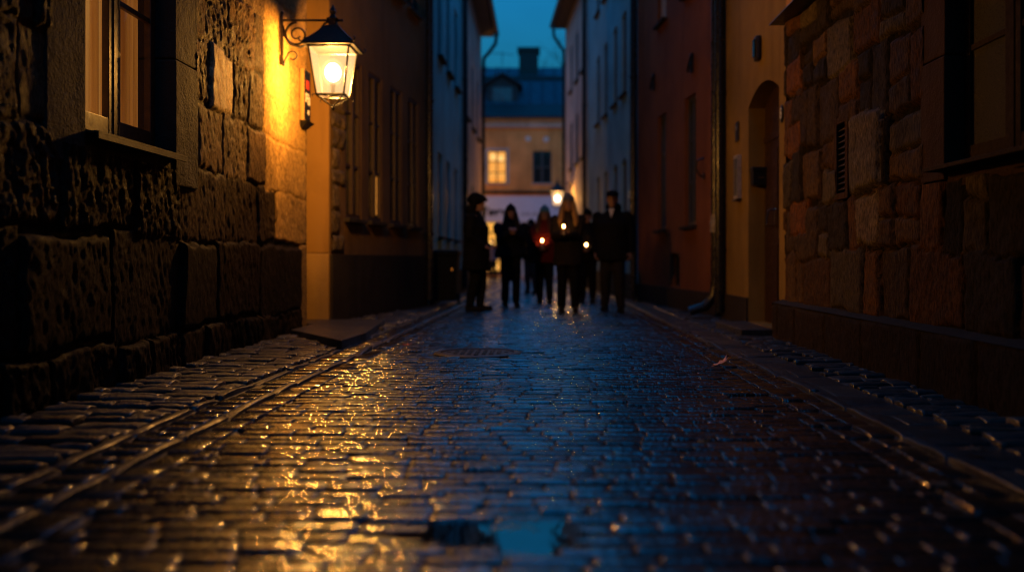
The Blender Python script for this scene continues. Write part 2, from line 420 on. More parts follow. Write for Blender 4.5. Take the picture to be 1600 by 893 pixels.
    def band(f, name, mat, parent, s0, s1, z0, z1, out, cuts=(), bevel=.004):
        mb = MB(); xs = [s0] + [x for c in cuts for x in c] + [s1]
        for a, b in zip(xs[::2], xs[1::2]): mb.box((a, -out, z0), (b, -.002, z1), f.T())
        return mb.build(name, mat, parent, bevel=bevel)
def eave(f, parent, z, over=.42, rise=2.6, run=3.2, roofmat='roof_dark', soff='soffit', e0=-.25, e1=.25):
    T = f.T(); a, b = -e0 * -1, f.len + e1
    a = e0
    mb = MB()
    prof = [(-over, z + .05), (-over, z + .12), (run, z + rise), (run * 2, z + .1)]
    mb.loft([[T(a, d, zz) for d, zz in prof], [T(b, d, zz) for d, zz in prof]])
    rf = mb.build('roof', roofmat, parent)
    MB().box((a, -over + .03, z - .03), (b, -.003, z + .046), T).build('soffit', soff, parent)
    g = MB(); K = 8; outer = []
    for s in (a, b):
        outer.append([T(s, -over - .055 + .075 * math.cos(PI + PI * k / K), z + .06 + .085 * math.sin(PI + PI * k / K)) for k in range(K + 1)] +
                     [T(s, -over - .055 + .065 * math.cos(2 * PI - PI * k / K), z + .062 + .07 * math.sin(2 * PI - PI * k / K)) for k in range(K + 1)])
    g.loft(outer).build('gutter', 'pipe', parent)
    return rf
def downpipe(parent, pts, r=.055, mat='pipe', collars=(), cm=None):
    p = MB().tube(pts, r, 12).build('downpipe', mat, parent, autosmooth=50)
    rc = min(r) if isinstance(r, list) else r
    for (x, y, z) in collars:
        MB().lathe([(rc + .002, -.03), (rc + .014, -.025), (rc + .014, .025), (rc + .002, .03)], (x, y, z), 14).build('pipe_collar', cm or mat, p, autosmooth=40)
    return p

# ------------------------------------------------------------------ ground
def lf(Y): return np.interp(Y, [-10, 5, 13, 22, 60], [1.02, 1.0, .885, .78, .78])
def rf_(Y): return np.interp(Y, [-10, 5, 11, 17, 25.5, 32, 60], [1.0, 1.0, .97, .955, .70, .42, .42])
def xw(x, Y): return x * np.where(np.asarray(x) < 0, lf(Y), rf_(Y))
def dip(x, y):
    """a shallow hollow in the paving where the puddle lies, and a smaller one beside it"""
    wob_ = 1 + .9 * fbm(np.asarray(x) * 5.0, np.asarray(y) * 9.0, 91, 3)
    return wob_ * .0140 * np.exp(-(((x + .13) / .36) ** 2 + ((y - 2.66) / .17) ** 2) ** 1.3) + .010 * np.exp(-(((x - .62) / .26) ** 2 + ((y - 2.95) / .10) ** 2))
def stones(name, mat, boxes, nu, nv, parent=None, cols=None, dome=.0018, edge=.022, rough=.0006, joint=.008, label=None):
    """boxes N x (x0,x1,y0,y1,z): rounded paving stones, joints between them"""
    B = np.asarray(boxes, float); n = len(B)
    def ax(k):
        inner = np.linspace(-.90, .90, k - 6); return np.concatenate([[-1.0, -1.0, -.965], inner, [.965, 1.0, 1.0]])
    u = ax(nu); v = ax(nv); U, V = np.meshgrid(u, v, indexing='ij')
    iu, iv = np.meshgrid(np.arange(nu), np.arange(nv), indexing='ij')
    skirt = (iu == 0) | (iu == nu - 1) | (iv == 0) | (iv == nv - 1)
    cx = (B[:, 0] + B[:, 1]) / 2; cy = (B[:, 2] + B[:, 3]) / 2; hx = (B[:, 1] - B[:, 0]) / 2 - joint * .12; hy = (B[:, 3] - B[:, 2]) / 2 - joint * .5
    r = np.random.default_rng(abs(hash(name)) % 1000 + len(B) if False else len(B) + nu)
    ph = r.random((n, 4)) * 6.28; tx = r.normal(0, .014, n); ty = r.normal(0, .026, n); dz = r.normal(0, .0026, n); wob = r.normal(0, .009, (n, 4))
    Ub, Vb = U[None], V[None]
    sh = 1 - .012 * np.abs(Vb) ** 4 + wob[:, 0, None, None] * Vb * .8
    sv = 1 - .02 * np.abs(Ub) ** 4 + wob[:, 1, None, None] * Ub * .8
    x = cx[:, None, None] + hx[:, None, None] * Ub * sh; y = cy[:, None, None] + hy[:, None, None] * Vb * sv
    ex = np.clip((np.abs(Ub) - .94) / .06, 0, 1) ** 1.3; ey = np.clip((np.abs(Vb) - .76) / .24, 0, 1) ** 2.2
    z = B[:, 4, None, None] + dz[:, None, None] - dome * (Ub ** 2 * .5 + Vb ** 2 * .6) - edge * .45 * np.maximum(.35 * ex, ey)
    z = z + tx[:, None, None] * hx[:, None, None] * Ub + ty[:, None, None] * hy[:, None, None] * Vb
    z = z + rough * (np.sin(Ub * 3.1 + ph[:, 0, None, None]) * np.sin(Vb * 2.7 + ph[:, 1, None, None]) + .7 * np.sin(Ub * 6.3 + Vb * 3 + ph[:, 2, None, None]) + .5 * np.sin(Vb * 7 - Ub * 4 + ph[:, 3, None, None]))
    z = z - dip(x, y)
    z = np.where(skirt[None], B[:, 4, None, None] - .045, z)
    x = xw(x, y)
    vs = np.stack([x, y, z], -1).reshape(-1, 3)
    i, j = np.meshgrid(np.arange(nu - 1), np.arange(nv - 1), indexing='ij'); i = i.ravel(); j = j.ravel()
    q = np.stack([i * nv + j, (i + 1) * nv + j, (i + 1) * nv + j + 1, i * nv + j + 1], -1)
    F = (q[None] + (np.arange(n) * nu * nv)[:, None, None]).reshape(-1, 4)
    me = grid_mesh(name, vs, F)
    tint = 1 + r.normal(0, .28, (n, 1)); hue = r.normal(0, .10, (n, 1))
    c = np.clip(np.concatenate([tint * (1 + hue), tint, tint * (1 - hue)], 1), .3, 2.0)
    set_col(me, np.repeat(c, nu * nv, axis=0))
    o = link(name, me, mat, parent, smooth=True)
    return tag(o, kind='structure')
MAN = (-.53, 7.8, .34)
def rows(x0, x1, ya, yb, dlo, dhi, wlo, whi, z=0.0, skip_man=False):
    out = []; y = ya
    while y < yb:
        d = rng.uniform(dlo, dhi); x = x0 - rng.uniform(0, wlo)
        while x < x1 - .03:
            w = rng.uniform(wlo, whi); a, b = max(x, x0), min(x + w, x1)
            if x1 - b < .06: b = x1
            if b - a > .05:
                j = rng.normal(0, .004)
                if not (skip_man and ((a + b) / 2 - MAN[0] / lf(7.8)) ** 2 + (y + d / 2 - MAN[1]) ** 2 < (MAN[2] + .07) ** 2):
                    out.append((a, b, y + j, y + d + j * .5, z))
            x = b if b == x1 else x + w
        y += d
    return out
def lanes(x0, x1, ya, yb, llo, lhi, z=0.0):
    out = []; y = ya
    while y < yb:
        l = rng.uniform(llo, lhi); j = rng.normal(0, .004); out.append((x0 + j, x1 + j, y, y + l, z)); y += l
    return out
stones('road', 'setts', rows(-1.39, 1.33, 1.2, 6.0, .084, .116, .13, .24), 15, 12)
stones('road', 'setts', rows(-1.39, 1.33, 6.0, 15, .084, .116, .13, .24, 0, True), 11, 10)
stones('road', 'setts', rows(-1.39, 1.33, 15, 31.5, .10, .13, .16, .26), 9, 8)
stones('road', 'setts', rows(-1.39, 1.33, -8, 1.2, .10, .13, .16, .26), 9, 8)
edge_rows = lanes(-1.525, -1.40, -4, 31, .2, .3) + lanes(1.34, 1.455, -4, 31, .2, .32) + lanes(1.462, 1.572, -4, 31, .18, .3)
stones('road', 'setts', edge_rows, 10, 10)
stones('kerb', 'kerbstone', lanes(-1.60, -1.545, -4, 31, .35, .8, .005), 9, 15, dome=.003, rough=.0025, joint=.016)
stones('kerb', 'kerbstone', lanes(-1.85, -1.80, -4, 31, .35, .8, .004), 9, 15, dome=.003, rough=.0025, joint=.016)
stones('kerb', 'kerbstone', lanes(1.59, 1.645, -4, 31, .4, .8, .012), 9, 15, dome=.003, rough=.0025, joint=.014)
stones('gutter', 'setts', rows(-1.785, -1.62, -4, 31, .13, .17, .3, .4, -.004), 11, 10, edge=.04, joint=.014)
stones('gutter', 'slabs', rows(1.662, 1.93, -4, 26, .28, .5, .4, .5, -.006), 11, 10, dome=.004)
def irregular(x0, x1, ya, yb, z):
    out = []; y = ya
    while y < yb:
        d = rng.uniform(.09, .17); x = x0 + rng.uniform(-.2, 0)
        while x < x1 - .04:
            w = rng.uniform(.16, .36); a, b = max(x, x0), min(x + w, x1); b = x1 if x1 - b < .08 else b
            if b - a > .08: out.append((a, b, y + rng.normal(0, .012), y + d + rng.normal(0, .008), z + .035 * abs((a + b) / 2 - (x1 if x0 < 0 else x0)) + rng.normal(0, .006)))
            x = b if b == x1 else x + w
        y += d
    return out
stones('pavement', 'slabs', irregular(-2.75, -1.875, -4, 14, .008), 13, 11, dome=.008, edge=.035, rough=.003, joint=.020)
stones('pavement', 'slabs', rows(-2.75, -1.875, 14, 31, .5, .8, .5, .9, .012), 9, 8)
stones('pavement', 'slabs', irregular(1.94, 2.5, -4, 13, .006), 13, 11, dome=.007, edge=.035, rough=.0025, joint=.018)
stones('pavement', 'slabs', rows(1.94, 2.6, 13, 31, .4, .7, .5, .8, .01), 9, 8)
MB().add([(-7, -10, -.015), (7, -10, -.015), (7, 33, -.015), (-7, 33, -.015)], [(0, 1, 2, 3)]).build('street_bed', 'bed')['kind'] = 'structure'
g = MB().add([(-400, -400, -.05), (400, -400, -.05), (400, 400, -.05), (-400, 400, -.05)], [(0, 1, 2, 3)]).build('ground', 'bed'); g['kind'] = 'structure'
# the small square beyond the alley: setts in one sheet of coarser stones
stones('square_paving', 'setts', [b for b in rows(-7, 7, 31.5, 41, .3, .36, .4, .6, -.004)], 9, 8)
# puddle water
mb = MB(); ring = [(-.14 + .62 * math.cos(a) * (1 + .12 * math.sin(3 * a + 1)), 2.68 + .27 * math.sin(a) * (1 + .1 * math.sin(4 * a)), -.0108) for a in np.linspace(0, 2 * PI, 40)[:-1]]
mb.add(ring, [tuple(range(len(ring)))]); mb.build('puddle', 'water')['kind'] = 'structure'
# manhole cover, raised pattern inside its mesh
mh = empty('manhole_cover', (MAN[0], MAN[1], 0), 'round cast iron manhole cover set among the cobbles', 'manhole cover')
mb = MB().lathe([(.30, -.03), (.30, -.004), (.295, .0), (.02, .001), (.0, .001)], (MAN[0], MAN[1], 0), 48)
for k in range(-4, 5):
    for q in range(-4, 5):
        if k * k + q * q < 17: mb.box((MAN[0] + k * .06 - .017, MAN[1] + q * .06 - .017, .0012), (MAN[0] + k * .06 + .017, MAN[1] + q * .06 + .017, .006))
mb.build('lid', 'iron_rust', mh, autosmooth=30)
MB().lathe([(.31, -.03), (.31, .004), (.35, .006), (.37, -.002), (.37, -.03)], (MAN[0], MAN[1], 0), 48).build('rim', 'iron_rust', mh, autosmooth=30)
# fallen leaves
def leaf(px, py, mat, size, rz, label, curl, tilt=0.0):
    Y = FPX * (CH - .012) / (py - VY); X = (px - VX) / FPX * Y
    pts = []
    lob = [(0, -.5), (.16, -.32), (.42, -.38), (.33, -.12), (.55, .08), (.28, .12), (.3, .38), (.1, .3), (0, .62), (-.12, .3), (-.33, .36), (-.27, .1), (-.52, .02), (-.3, -.14), (-.4, -.4), (-.14, -.3)]
    mb = MB(); c, s = math.cos(rz), math.sin(rz)
    def W(u, v, dz):
        z = .014 + curl * (u * u * 1.6 + .5 * v * v) * size + dz
        z += tilt * ((u * c - v * s) + .55) * size
        return (X + (u * c - v * s) * size, Y + (u * s + v * c) * size, z)
    n = len(lob)
    top = [W(0, 0, .0016)] + [W(u * .55, v * .55, .0016) for u, v in lob] + [W(u, v, .0016) for u, v in lob]
    bot = [W(0, 0, 0)] + [W(u * .55, v * .55, 0) for u, v in lob] + [W(u, v, 0) for u, v in lob]
    fs = []
    for k in range(n):
        j = (k + 1) % n; fs += [(0, 1 + k, 1 + j), (1 + k, 1 + n + k, 1 + n + j, 1 + j)]
    o = len(top); fs2 = [tuple(i + o for i in reversed(f)) for f in fs]
    side = [(1 + n + k, 1 + n + (k + 1) % n, o + 1 + n + (k + 1) % n, o + 1 + n + k) for k in range(n)]
    side = [tuple(reversed(f)) for f in side]
    mb.add(top + bot, fs + fs2 + side)
    mb.tube([W(0, -.48, .001), W(.04, -.75, .002), W(.1, -.95, .006)], .0018, 6)
    lo = mb.build('fallen_leaf', mat, smooth=True); tag(lo, label, 'leaf', 'wet fallen leaves on the street')
leaf(1125, 577, 'leaf_orange', .125, .5, 'bright orange curled leaf lying on the dark cobbles', .45, .55)
leaf(1098, 692, 'leaf_orange', .045, 2.1, 'small tan leaf alone on the dark cobbles, nearer than the orange one', .6)
leaf(1521, 704, 'leaf_brown', .085, 1.2, 'flat brown leaf lying beyond the raised kerb line by the stone wall', .35)
leaf(1162, 561, 'leaf_brown', .07, 2.7, 'brown leaf caught against the raised kerb opposite the arched door', .6)
leaf(1467, 757, 'leaf_brown', .07, .2, 'dark wet leaf pressed flat just inside the kerb line', .3)
leaf(634, 540, 'leaf_red', .07, 1.0, 'red leaf beside the kerb near the manhole cover', .8)
# stone step at the gap between the two houses
def slab(name, pts, z0, z1, mat, label, cat):
    mb = MB(); n = len(pts); mb.add([(x, y, z0) for x, y in pts] + [(x, y, z1) for x, y in pts], [tuple(range(n - 1, -1, -1)), tuple(range(n, 2 * n))] + [(k, (k + 1) % n, n + (k + 1) % n, n + k) for k in range(n)])
    o = mb.build(name, mat, bevel=.012); me = o.data; set_col(me, np.ones((len(me.vertices), 3)) * 1.1); return tag(o, label, cat)
slab('stone_step', [(-2.52, 9.35), (-1.74, 8.1), (-1.69, 9.0), (-1.84, 10.97), (-3.2, 10.97), (-3.2, 10.2), (-2.5, 10.2)], -.02, .075, 'slabs', 'worn stone step slab at the gap beside the lantern wall', 'step')
slab('stone_step', [(2.02, 9.36), (2.36, 9.36), (2.36, 10.66), (2.0, 10.6)], -.02, .075, 'slabs', 'low stone doorstep before the arched doorway', 'step')

# ------------------------------------------------------------------ L1: the rough stone house with the lantern
LX = -2.57; LY1 = 10.15
l1 = empty('stone_house', (LX, 5, 0), 'rough ashlar stone house with an amber lit window, the lantern hanging at its corner', 'house')
B1 = []
def sc_(c, s): return tuple(x * s for x in c)
base_c = (.070, .049, .034)
def course(z0, z1, y0, y1, wlo, whi, bul, rough, seed, fixed=()):
    r = random.Random(seed); y = y0; base_c = (.145, .098, .058) if z0 > 1.4 else (.075, .050, .032) if z0 > .9 else (.030, .021, .014)  # lamplight falloff put into stone colour: base courses darkened, upper courses lightened
    cuts = []
    stops = [f for q in fixed for f in q] + [y1]
    for n_, e_ in enumerate(stops):
        if n_ % 2 == 0:
            while y < e_ - .02:
                w = r.uniform(wlo, whi); b = e_ if e_ - y - w < wlo * .6 else y + w; cuts.append((y, b)); y = b
        else: y = e_
    for a, b in cuts:
        k = r.uniform(.5, 1.4); w = r.uniform(-.10, .10)
        j0, j1 = (r.uniform(-.035, .035), r.uniform(-.035, .035)) if z0 > .2 else (0, 0)
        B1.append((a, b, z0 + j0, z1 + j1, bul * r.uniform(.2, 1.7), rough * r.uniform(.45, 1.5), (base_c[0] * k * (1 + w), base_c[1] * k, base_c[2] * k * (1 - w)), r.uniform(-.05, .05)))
Q0 = 8.62                                     # the smooth quoin starts here
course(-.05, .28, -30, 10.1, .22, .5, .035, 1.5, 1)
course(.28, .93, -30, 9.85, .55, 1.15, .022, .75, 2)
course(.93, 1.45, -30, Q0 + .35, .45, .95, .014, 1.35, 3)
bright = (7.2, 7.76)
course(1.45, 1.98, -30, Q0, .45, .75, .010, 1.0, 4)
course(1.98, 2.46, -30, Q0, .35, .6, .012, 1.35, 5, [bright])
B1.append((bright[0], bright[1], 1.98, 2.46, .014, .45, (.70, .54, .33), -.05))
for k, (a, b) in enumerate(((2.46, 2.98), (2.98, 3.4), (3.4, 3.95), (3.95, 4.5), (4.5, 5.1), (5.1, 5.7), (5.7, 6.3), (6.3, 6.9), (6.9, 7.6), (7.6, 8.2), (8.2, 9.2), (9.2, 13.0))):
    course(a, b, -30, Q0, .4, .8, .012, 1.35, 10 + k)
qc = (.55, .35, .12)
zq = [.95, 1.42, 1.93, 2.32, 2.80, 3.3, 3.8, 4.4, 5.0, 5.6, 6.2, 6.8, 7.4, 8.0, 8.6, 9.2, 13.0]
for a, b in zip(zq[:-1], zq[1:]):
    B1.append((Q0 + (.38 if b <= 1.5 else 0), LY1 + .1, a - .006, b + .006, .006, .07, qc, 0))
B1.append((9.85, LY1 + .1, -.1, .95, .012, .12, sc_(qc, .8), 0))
OW = (5.22, 6.50, 1.52, 3.25)
ys = axis([(-30, 0, .5), (0, 3.6, .08), (3.6, 7.0, .015), (7.0, LY1, .012)]); zs = axis([(-.05, 3.7, .015), (3.7, 13.0, .10)])
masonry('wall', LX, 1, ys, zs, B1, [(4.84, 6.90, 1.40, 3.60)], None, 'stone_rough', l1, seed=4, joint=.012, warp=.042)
bk = MB().box((LX - 6, -30, -.05), (LX - .36, LY1, 13)); bk.box((LX - .34, LY1 - .012, -.05), (LX + .006, LY1 + .008, 13)); bk.box((LX - .34, -30, 12.9), (LX + .05, LY1, 12.99))
bk.build('back_wall', 'jamb_stone', l1)
MB().box((LX - 4, -31.5, -.05), (6, -30.02, 13)).build('sky_blocker', 'jamb_stone', l1)  # unseen block added across the alley behind the camera to shut out sky
MB().box((LX - 6, -30, 13.002), (LX + .95, LY1 + .2, 13.25)).build('roof', 'roof_dark', l1)  # unseen; set high with a deepened overhang to keep sky light out
# dressed stones round the window, real blocks
j = MB(); a0, a1 = 4.80, 6.93
j.box((LX - .30, a0, 1.30), (LX + .012, OW[0], 2.44)); j.box((LX - .30, a0, 2.45), (LX + .016, OW[0], 3.65))
j.box((LX - .30, OW[1], 1.30), (LX + .014, a1, 2.18)); j.box((LX - .30, OW[1], 2.188), (LX + .010, a1, 3.65))
j.box((LX - .30, OW[0] + .003, OW[3]), (LX + .012, OW[1] - .003, 3.65))
j.build('window_surround', 'jamb_stone', l1, bevel=.012)
MB().box((LX - .26, OW[0] + .002, 1.30), (LX + .0, OW[1] - .002, 1.49)).build('window_apron', 'jamb_stone', l1, bevel=.01)
wx = LX - .13
win = MB().box((wx - .012, OW[0] + .06, OW[2] + .1), (wx - .006, 5.82, OW[3] - .05)).box((wx - .012, 5.92, OW[2] + .1), (wx - .006, OW[1] - .06, OW[3] - .05)).build('window', 'glass_clear', l1)
fr = MB()
fr.box((wx - .05, OW[0] + .002, OW[2]), (wx, OW[0] + .035, OW[3] - .002)); fr.box((wx - .05, OW[1] - .035, OW[2]), (wx, OW[1] - .002, OW[3] - .002))
fr.box((wx - .05, 5.845, OW[2]), (wx + .012, 5.895, OW[3] - .002))
for (p, q) in ((OW[0] + .038, 5.842), (5.898, OW[1] - .038)):
    s_ = .052
    fr.box((wx - .04, p, OW[2] + .03), (wx + .006, p + s_, OW[3] - .004)); fr.box((wx - .04, q - s_, OW[2] + .03), (wx + .006, q, OW[3] - .004))
    fr.box((wx - .04, p + s_, OW[2] + .03), (wx + .004, q - s_, OW[2] + .14)); fr.box((wx - .04, p + s_, OW[3] - .08), (wx + .004, q - s_, OW[3] - .004))
    fr.box((wx - .034, p + s_, 2.405), (wx + .0, q - s_, 2.44)); fr.box((wx - .045, p, OW[2]), (wx + .0, q, OW[2] + .027))
    for zz in (OW[2] + .09, 2.42): fr.box((wx + .006, p + .012, zz - .05), (wx + .011, p + .03, zz + .02))
fr.build('frame', 'wood', win, bevel=.004)
MB().box((LX - .126, 5.22, 1.492), (LX + .085, 6.53, 1.505)).box((LX + .072, 5.22, 1.462), (LX + .085, 6.53, 1.491)).build('sill', 'iron_rust', win)
cu = MB(); rings = []
K = 260; top = []; 
for k in range(K + 1):
    y = OW[0] + .02 + (OW[1] - OW[0] - .04) * k / K; dd = .018 * math.sin(y * 62) + .012 * math.sin(y * 143 + 1) + .02 * math.sin(y * 17)
    top.append((wx - .13 + dd, y))
cu.add([(x, y, OW[2]) for x, y in top] + [(x, y, OW[3]) for x, y in top], [(k, k + 1, K + 2 + k, K + 1 + k) for k in range(K)])
cu.build('curtain', 'curtain', win, smooth=True)
MB().box((LX - .352, 5.0, 1.4), (LX - .345, 6.7, 3.5)).build('room_backing', 'room_dark', win)

# ------------------------------------------------------------------ lanterns
def lantern(wx_, y, z, d, label, group, watts, reach=.52):
    """wrought bracket on the wall plane x = wx_, lantern hung out by reach towards d (+1 or -1); z is the eave of its roof"""
    e = empty('street_lantern', (wx_, y, z), label, 'street lantern', group)
    cx = wx_ + d * reach
    b = MB(); zt = z + .275
    b.box((min(wx_ + d * .004, wx_ + d * .03), y - .016, z - .16), (max(wx_ + d * .004, wx_ + d * .03), y + .016, z + .34))
    b.tube([(wx_ + d * .02, y, zt), (cx + d * .1, y, zt)], .013, 8)
    sp = []
    for k in range(46):                                # the big scroll
        t = k / 45; a = PI * .5 - t * PI * 3.1; rr = .115 * (1 - .78 * t) + .008
        sp.append((wx_ + d * (.165 + rr * math.cos(a) * -1), y, zt - .15 + rr * math.sin(a) * 1.0 + .01))
    b.tube(sp, [.013 - .005 * k / 45 for k in range(46)], 8)
    b.tube([(wx_ + d * .10, y, zt - .235), (wx_ + d * .2, y, zt - .262), (wx_ + d * .3, y, zt - .22), (wx_ + d * .37, y, zt - .12), (wx_ + d * .44, y, zt - .03), (wx_ + d * .49, y, zt - .008)], .012, 8)
    b.tube([(wx_ + d * .03, y, zt - .05), (wx_ + d * .045, y, zt - .15), (wx_ + d * .10, y, zt - .235)], .012, 8)
    sp = []
    for k in range(24):
        t = k / 23; a = PI * 1.0 - t * PI * 1.75; rr = .055 * (1 - .45 * t)
        sp.append((wx_ + d * (.125 + rr * math.cos(a)), y, z - .075 + rr * math.sin(a)))
    b.tube([(wx_ + d * .02, y, z - .16)] + [(wx_ + d * .05, y, z - .11)] + sp, .0075, 6)
    b.ell((wx_ + d * .035, y, z - .15), (.02, .02, .025)); b.ell((wx_ + d * .02, y, z + .35), (.018, .018, .02))
    b.build('bracket', 'iron', e, autosmooth=45)
    rf = MB(); rings = []
    for hw, zz in ((.245, -.005), (.25, .012), (.235, .022), (.155, .10), (.095, .165), (.065, .20), (.06, .215), (.035, .225), (.04, .27), (.055, .285), (.03, .30), (.015, .33), (.03, .36), (.012, .40), (.003, .43)):
        ring = []
        for k in range(4):
            for q in range(4):
                a = -PI / 4 + k * PI / 2; c0 = (math.cos(a), math.sin(a)); c1 = (math.cos(a + PI / 2), math.sin(a + PI / 2)); t = q / 4
                ring.append((cx + hw * 1.414 * (c0[0] * (1 - t) + c1[0] * t), y + hw * 1.414 * (c0[1] * (1 - t) + c1[1] * t), z + zz))
        rings.append(ring)
    rf.loft(rings)
    for k in range(4):                                 # corner scroll tips and seams on the roof
        a = PI / 4 + k * PI / 2; ux, uy = math.cos(a), math.sin(a)
        rf.tube([(cx + ux * .33, y + uy * .33, z + .01), (cx + ux * .37, y + uy * .37, z + .02), (cx + ux * .38, y + uy * .38, z + .045), (cx + ux * .36, y + uy * .36, z + .055)], .008, 6)
        rf.tube([(cx + ux * .34, y + uy * .34, z + .022), (cx + ux * .222, y + uy * .222, z + .103), (cx + ux * .137, y + uy * .137, z + .168), (cx + ux * .09, y + uy * .09, z + .205)], .007, 6)
    rf.build('lantern_roof', 'iron', e)
    T, Bt, zT, zB = .195, .132, z - .012, z - .47
    fr = MB()
    cs = [(-1, -1), (1, -1), (1, 1), (-1, 1)]
    for (u, v) in cs: fr.tube([(cx + u * T, y + v * T, zT), (cx + u * Bt, y + v * Bt, zB)], .0105, 6)
    for k in range(4):
        (u, v), (u2, v2) = cs[k], cs[(k + 1) % 4]
        fr.tube([(cx + u * T, y + v * T, zT), (cx + u2 * T, y + v2 * T, zT)], .013, 6); fr.tube([(cx + u * Bt, y + v * Bt, zB), (cx + u2 * Bt, y + v2 * Bt, zB)], .013, 6)
        fr.tube([(cx + u * .12, y + v * .12, zB - .005), (cx + u * .06, y + v * .06, zB - .06), (cx, y, zB - .10)], .008, 6)
        fr.tube([(cx + u * .143, y + v * .143, zB + .004), (cx + u * .165, y + v * .165, zB - .012), (cx + u * .16, y + v * .16, zB - .03)], .006, 6)
    fr.lathe([(.004, -.14), (.018, -.125), (.02, -.11), (.01, -.098), (.016, -.09), (.004, -.08)], (cx, y, zB), 10)
    fr.lathe([(.02, 0), (.02, .10), (.03, .11), (.03, .125)], (cx, y, zB - .005), 10)
    fr.tube([(cx - .118, y - .118, zB), (cx + .118, y + .118, zB)], .006, 6); fr.tube([(cx + .118, y - .118, zB), (cx - .118, y + .118, zB)], .006, 6)
    fr.build('lantern_frame', 'iron', e, autosmooth=45)
    for k in range(4):
        (u, v), (u2, v2) = cs[k], cs[(k + 1) % 4]; q = .985
        MB().add([(cx + u * T * q, y + v * T * q, zT), (cx + u2 * T * q, y + v2 * T * q, zT), (cx + u2 * Bt * q, y + v2 * Bt * q, zB), (cx + u * Bt * q, y + v * Bt * q, zB)], [(0, 1, 2, 3)]).build('lantern_pane', 'lantern_glass', e)
        MB().ell((cx, y, z - .235), (.078, .078, .092), 24, 16).build('light_bulb', 'bulb_glow', e, smooth=True)
    MB().ell((cx, y, z - .235), (.108, .108, .135), 24, 16).build('frosted_globe', 'globe_glow', e, smooth=True)
    ld = bpy.data.lights.new('lantern_light', 'POINT'); ld.color = (1, .43, .07); ld.energy = watts; ld.shadow_soft_size = .085
    lo = bpy.data.objects.new('lantern_light', ld); C.objects.link(lo); lo.location = (cx, y, z - .235); lo.parent = e; lo.matrix_parent_inverse = e.matrix_basis.inverted()
    return e
lantern(LX + .012, 9.1, 2.845, 1, 'large lit iron lantern on a scrolled bracket, on the corner of the stone house', 'wrought iron wall lanterns', 256)

# box sign on the corner with plates
sg = empty('wall_sign', (LX, 9.98, 2.2), 'tall narrow box sign with dark face, red emblem and pale plates, behind the big lantern', 'sign')
MB().box((LX + .012, 9.86, 2.26), (LX + .055, 10.12, 2.81)).build('sign_box', 'plaster_yellow', sg, bevel=.004)
MB().box((LX + .0555, 9.87, 2.27), (LX + .06, 10.11, 2.80)).build('sign_face', 'plastic_black', sg)
MB().box((LX + .0603, 9.93, 2.60), (LX + .064, 10.05, 2.70)).build('emblem', 'enamel_red', sg, bevel=.001)
gl = MB()
for k, (a, b, c, e_) in enumerate(((9.91, 9.94, 2.46, 2.56), (9.94, 9.99, 2.54, 2.56), (9.94, 9.985, 2.5, 2.515), (10.01, 10.03, 2.44, 2.56), (10.03, 10.08, 2.44, 2.46), (10.06, 10.08, 2.46, 2.53))): gl.box((LX + .0603, a, c), (LX + .0635, b, e_))
gl.build('pale_figures', 'letter_white', sg)
bt = MB().lathe([(.0, -.002), (.028, -.002), (.028, .002), (0, .002)], (0, 0, 0), 16).build('button', 'letter_white', sg)
bt.matrix_basis = Matrix.Translation((LX + .0625, 10.02, 2.36)) @ Matrix.Rotation(R(90), 4, 'Y')
MB().add([(LX + .012, 9.84, 2.255), (LX + .10, 9.84, 2.255), (LX + .10, 10.14, 2.255), (LX + .012, 10.14, 2.255), (LX + .012, 9.9, 2.19), (LX + .03, 9.9, 2.19), (LX + .03, 10.1, 2.19), (LX + .012, 10.1, 2.19)], [(0, 1, 2, 3), (7, 6, 5, 4), (0, 4, 5, 1), (1, 5, 6, 2), (2, 6, 7, 3), (3, 7, 4, 0)]).build('bracket', 'iron', sg)

# ------------------------------------------------------------------ L2: brown house with tall windows, ochre corner pier
l2 = empty('corner_house', (-2.3, 13, 0), 'brown plastered house with ochre corner pier and tall narrow windows, next to the stone house', 'house')
F2 = Front((-2.5, 11.0), (-1.92, 15.5), (-1, 0))
op = []
for k, Yc in enumerate((11.85, 12.75, 13.75, 14.7)):
    s = F2.sY(Yc)
    op.append((s - .3, s + .3, 1.3, 3.3, .09, 0)); op.append((s - .3, s + .3, 4.7, 6.4, .09, 0))
F2.walls('wall', 'plaster_brown', l2, -.05, 12.2, op, 6)
for k, o in enumerate(op):
    F2.window(l2, o[0], o[1], o[2], o[3], .09, 'wood_dark', 'glass_dim', 2, 3, 'jamb_stone')
sw = F2.sY(12.75); MB().box((sw + .04, .050, 1.40), (sw + .22, .0585, 1.93), F2.T()).build('lit_curtain_gap', 'glass_glow', l2)
F2.band('plinth', 'plinth_dark', l2, .0, F2.len, -.04, .84, .035)
MB().box((-3.6, 10.985, .86), (-2.51, 10.998, 12.2)).build('pier', 'plaster_ochre', l2)
MB().box((-3.6, 10.965, -.04), (-2.505, 10.998, .85)).build('pier_base', 'plaster_yellow', l2, bevel=.01)
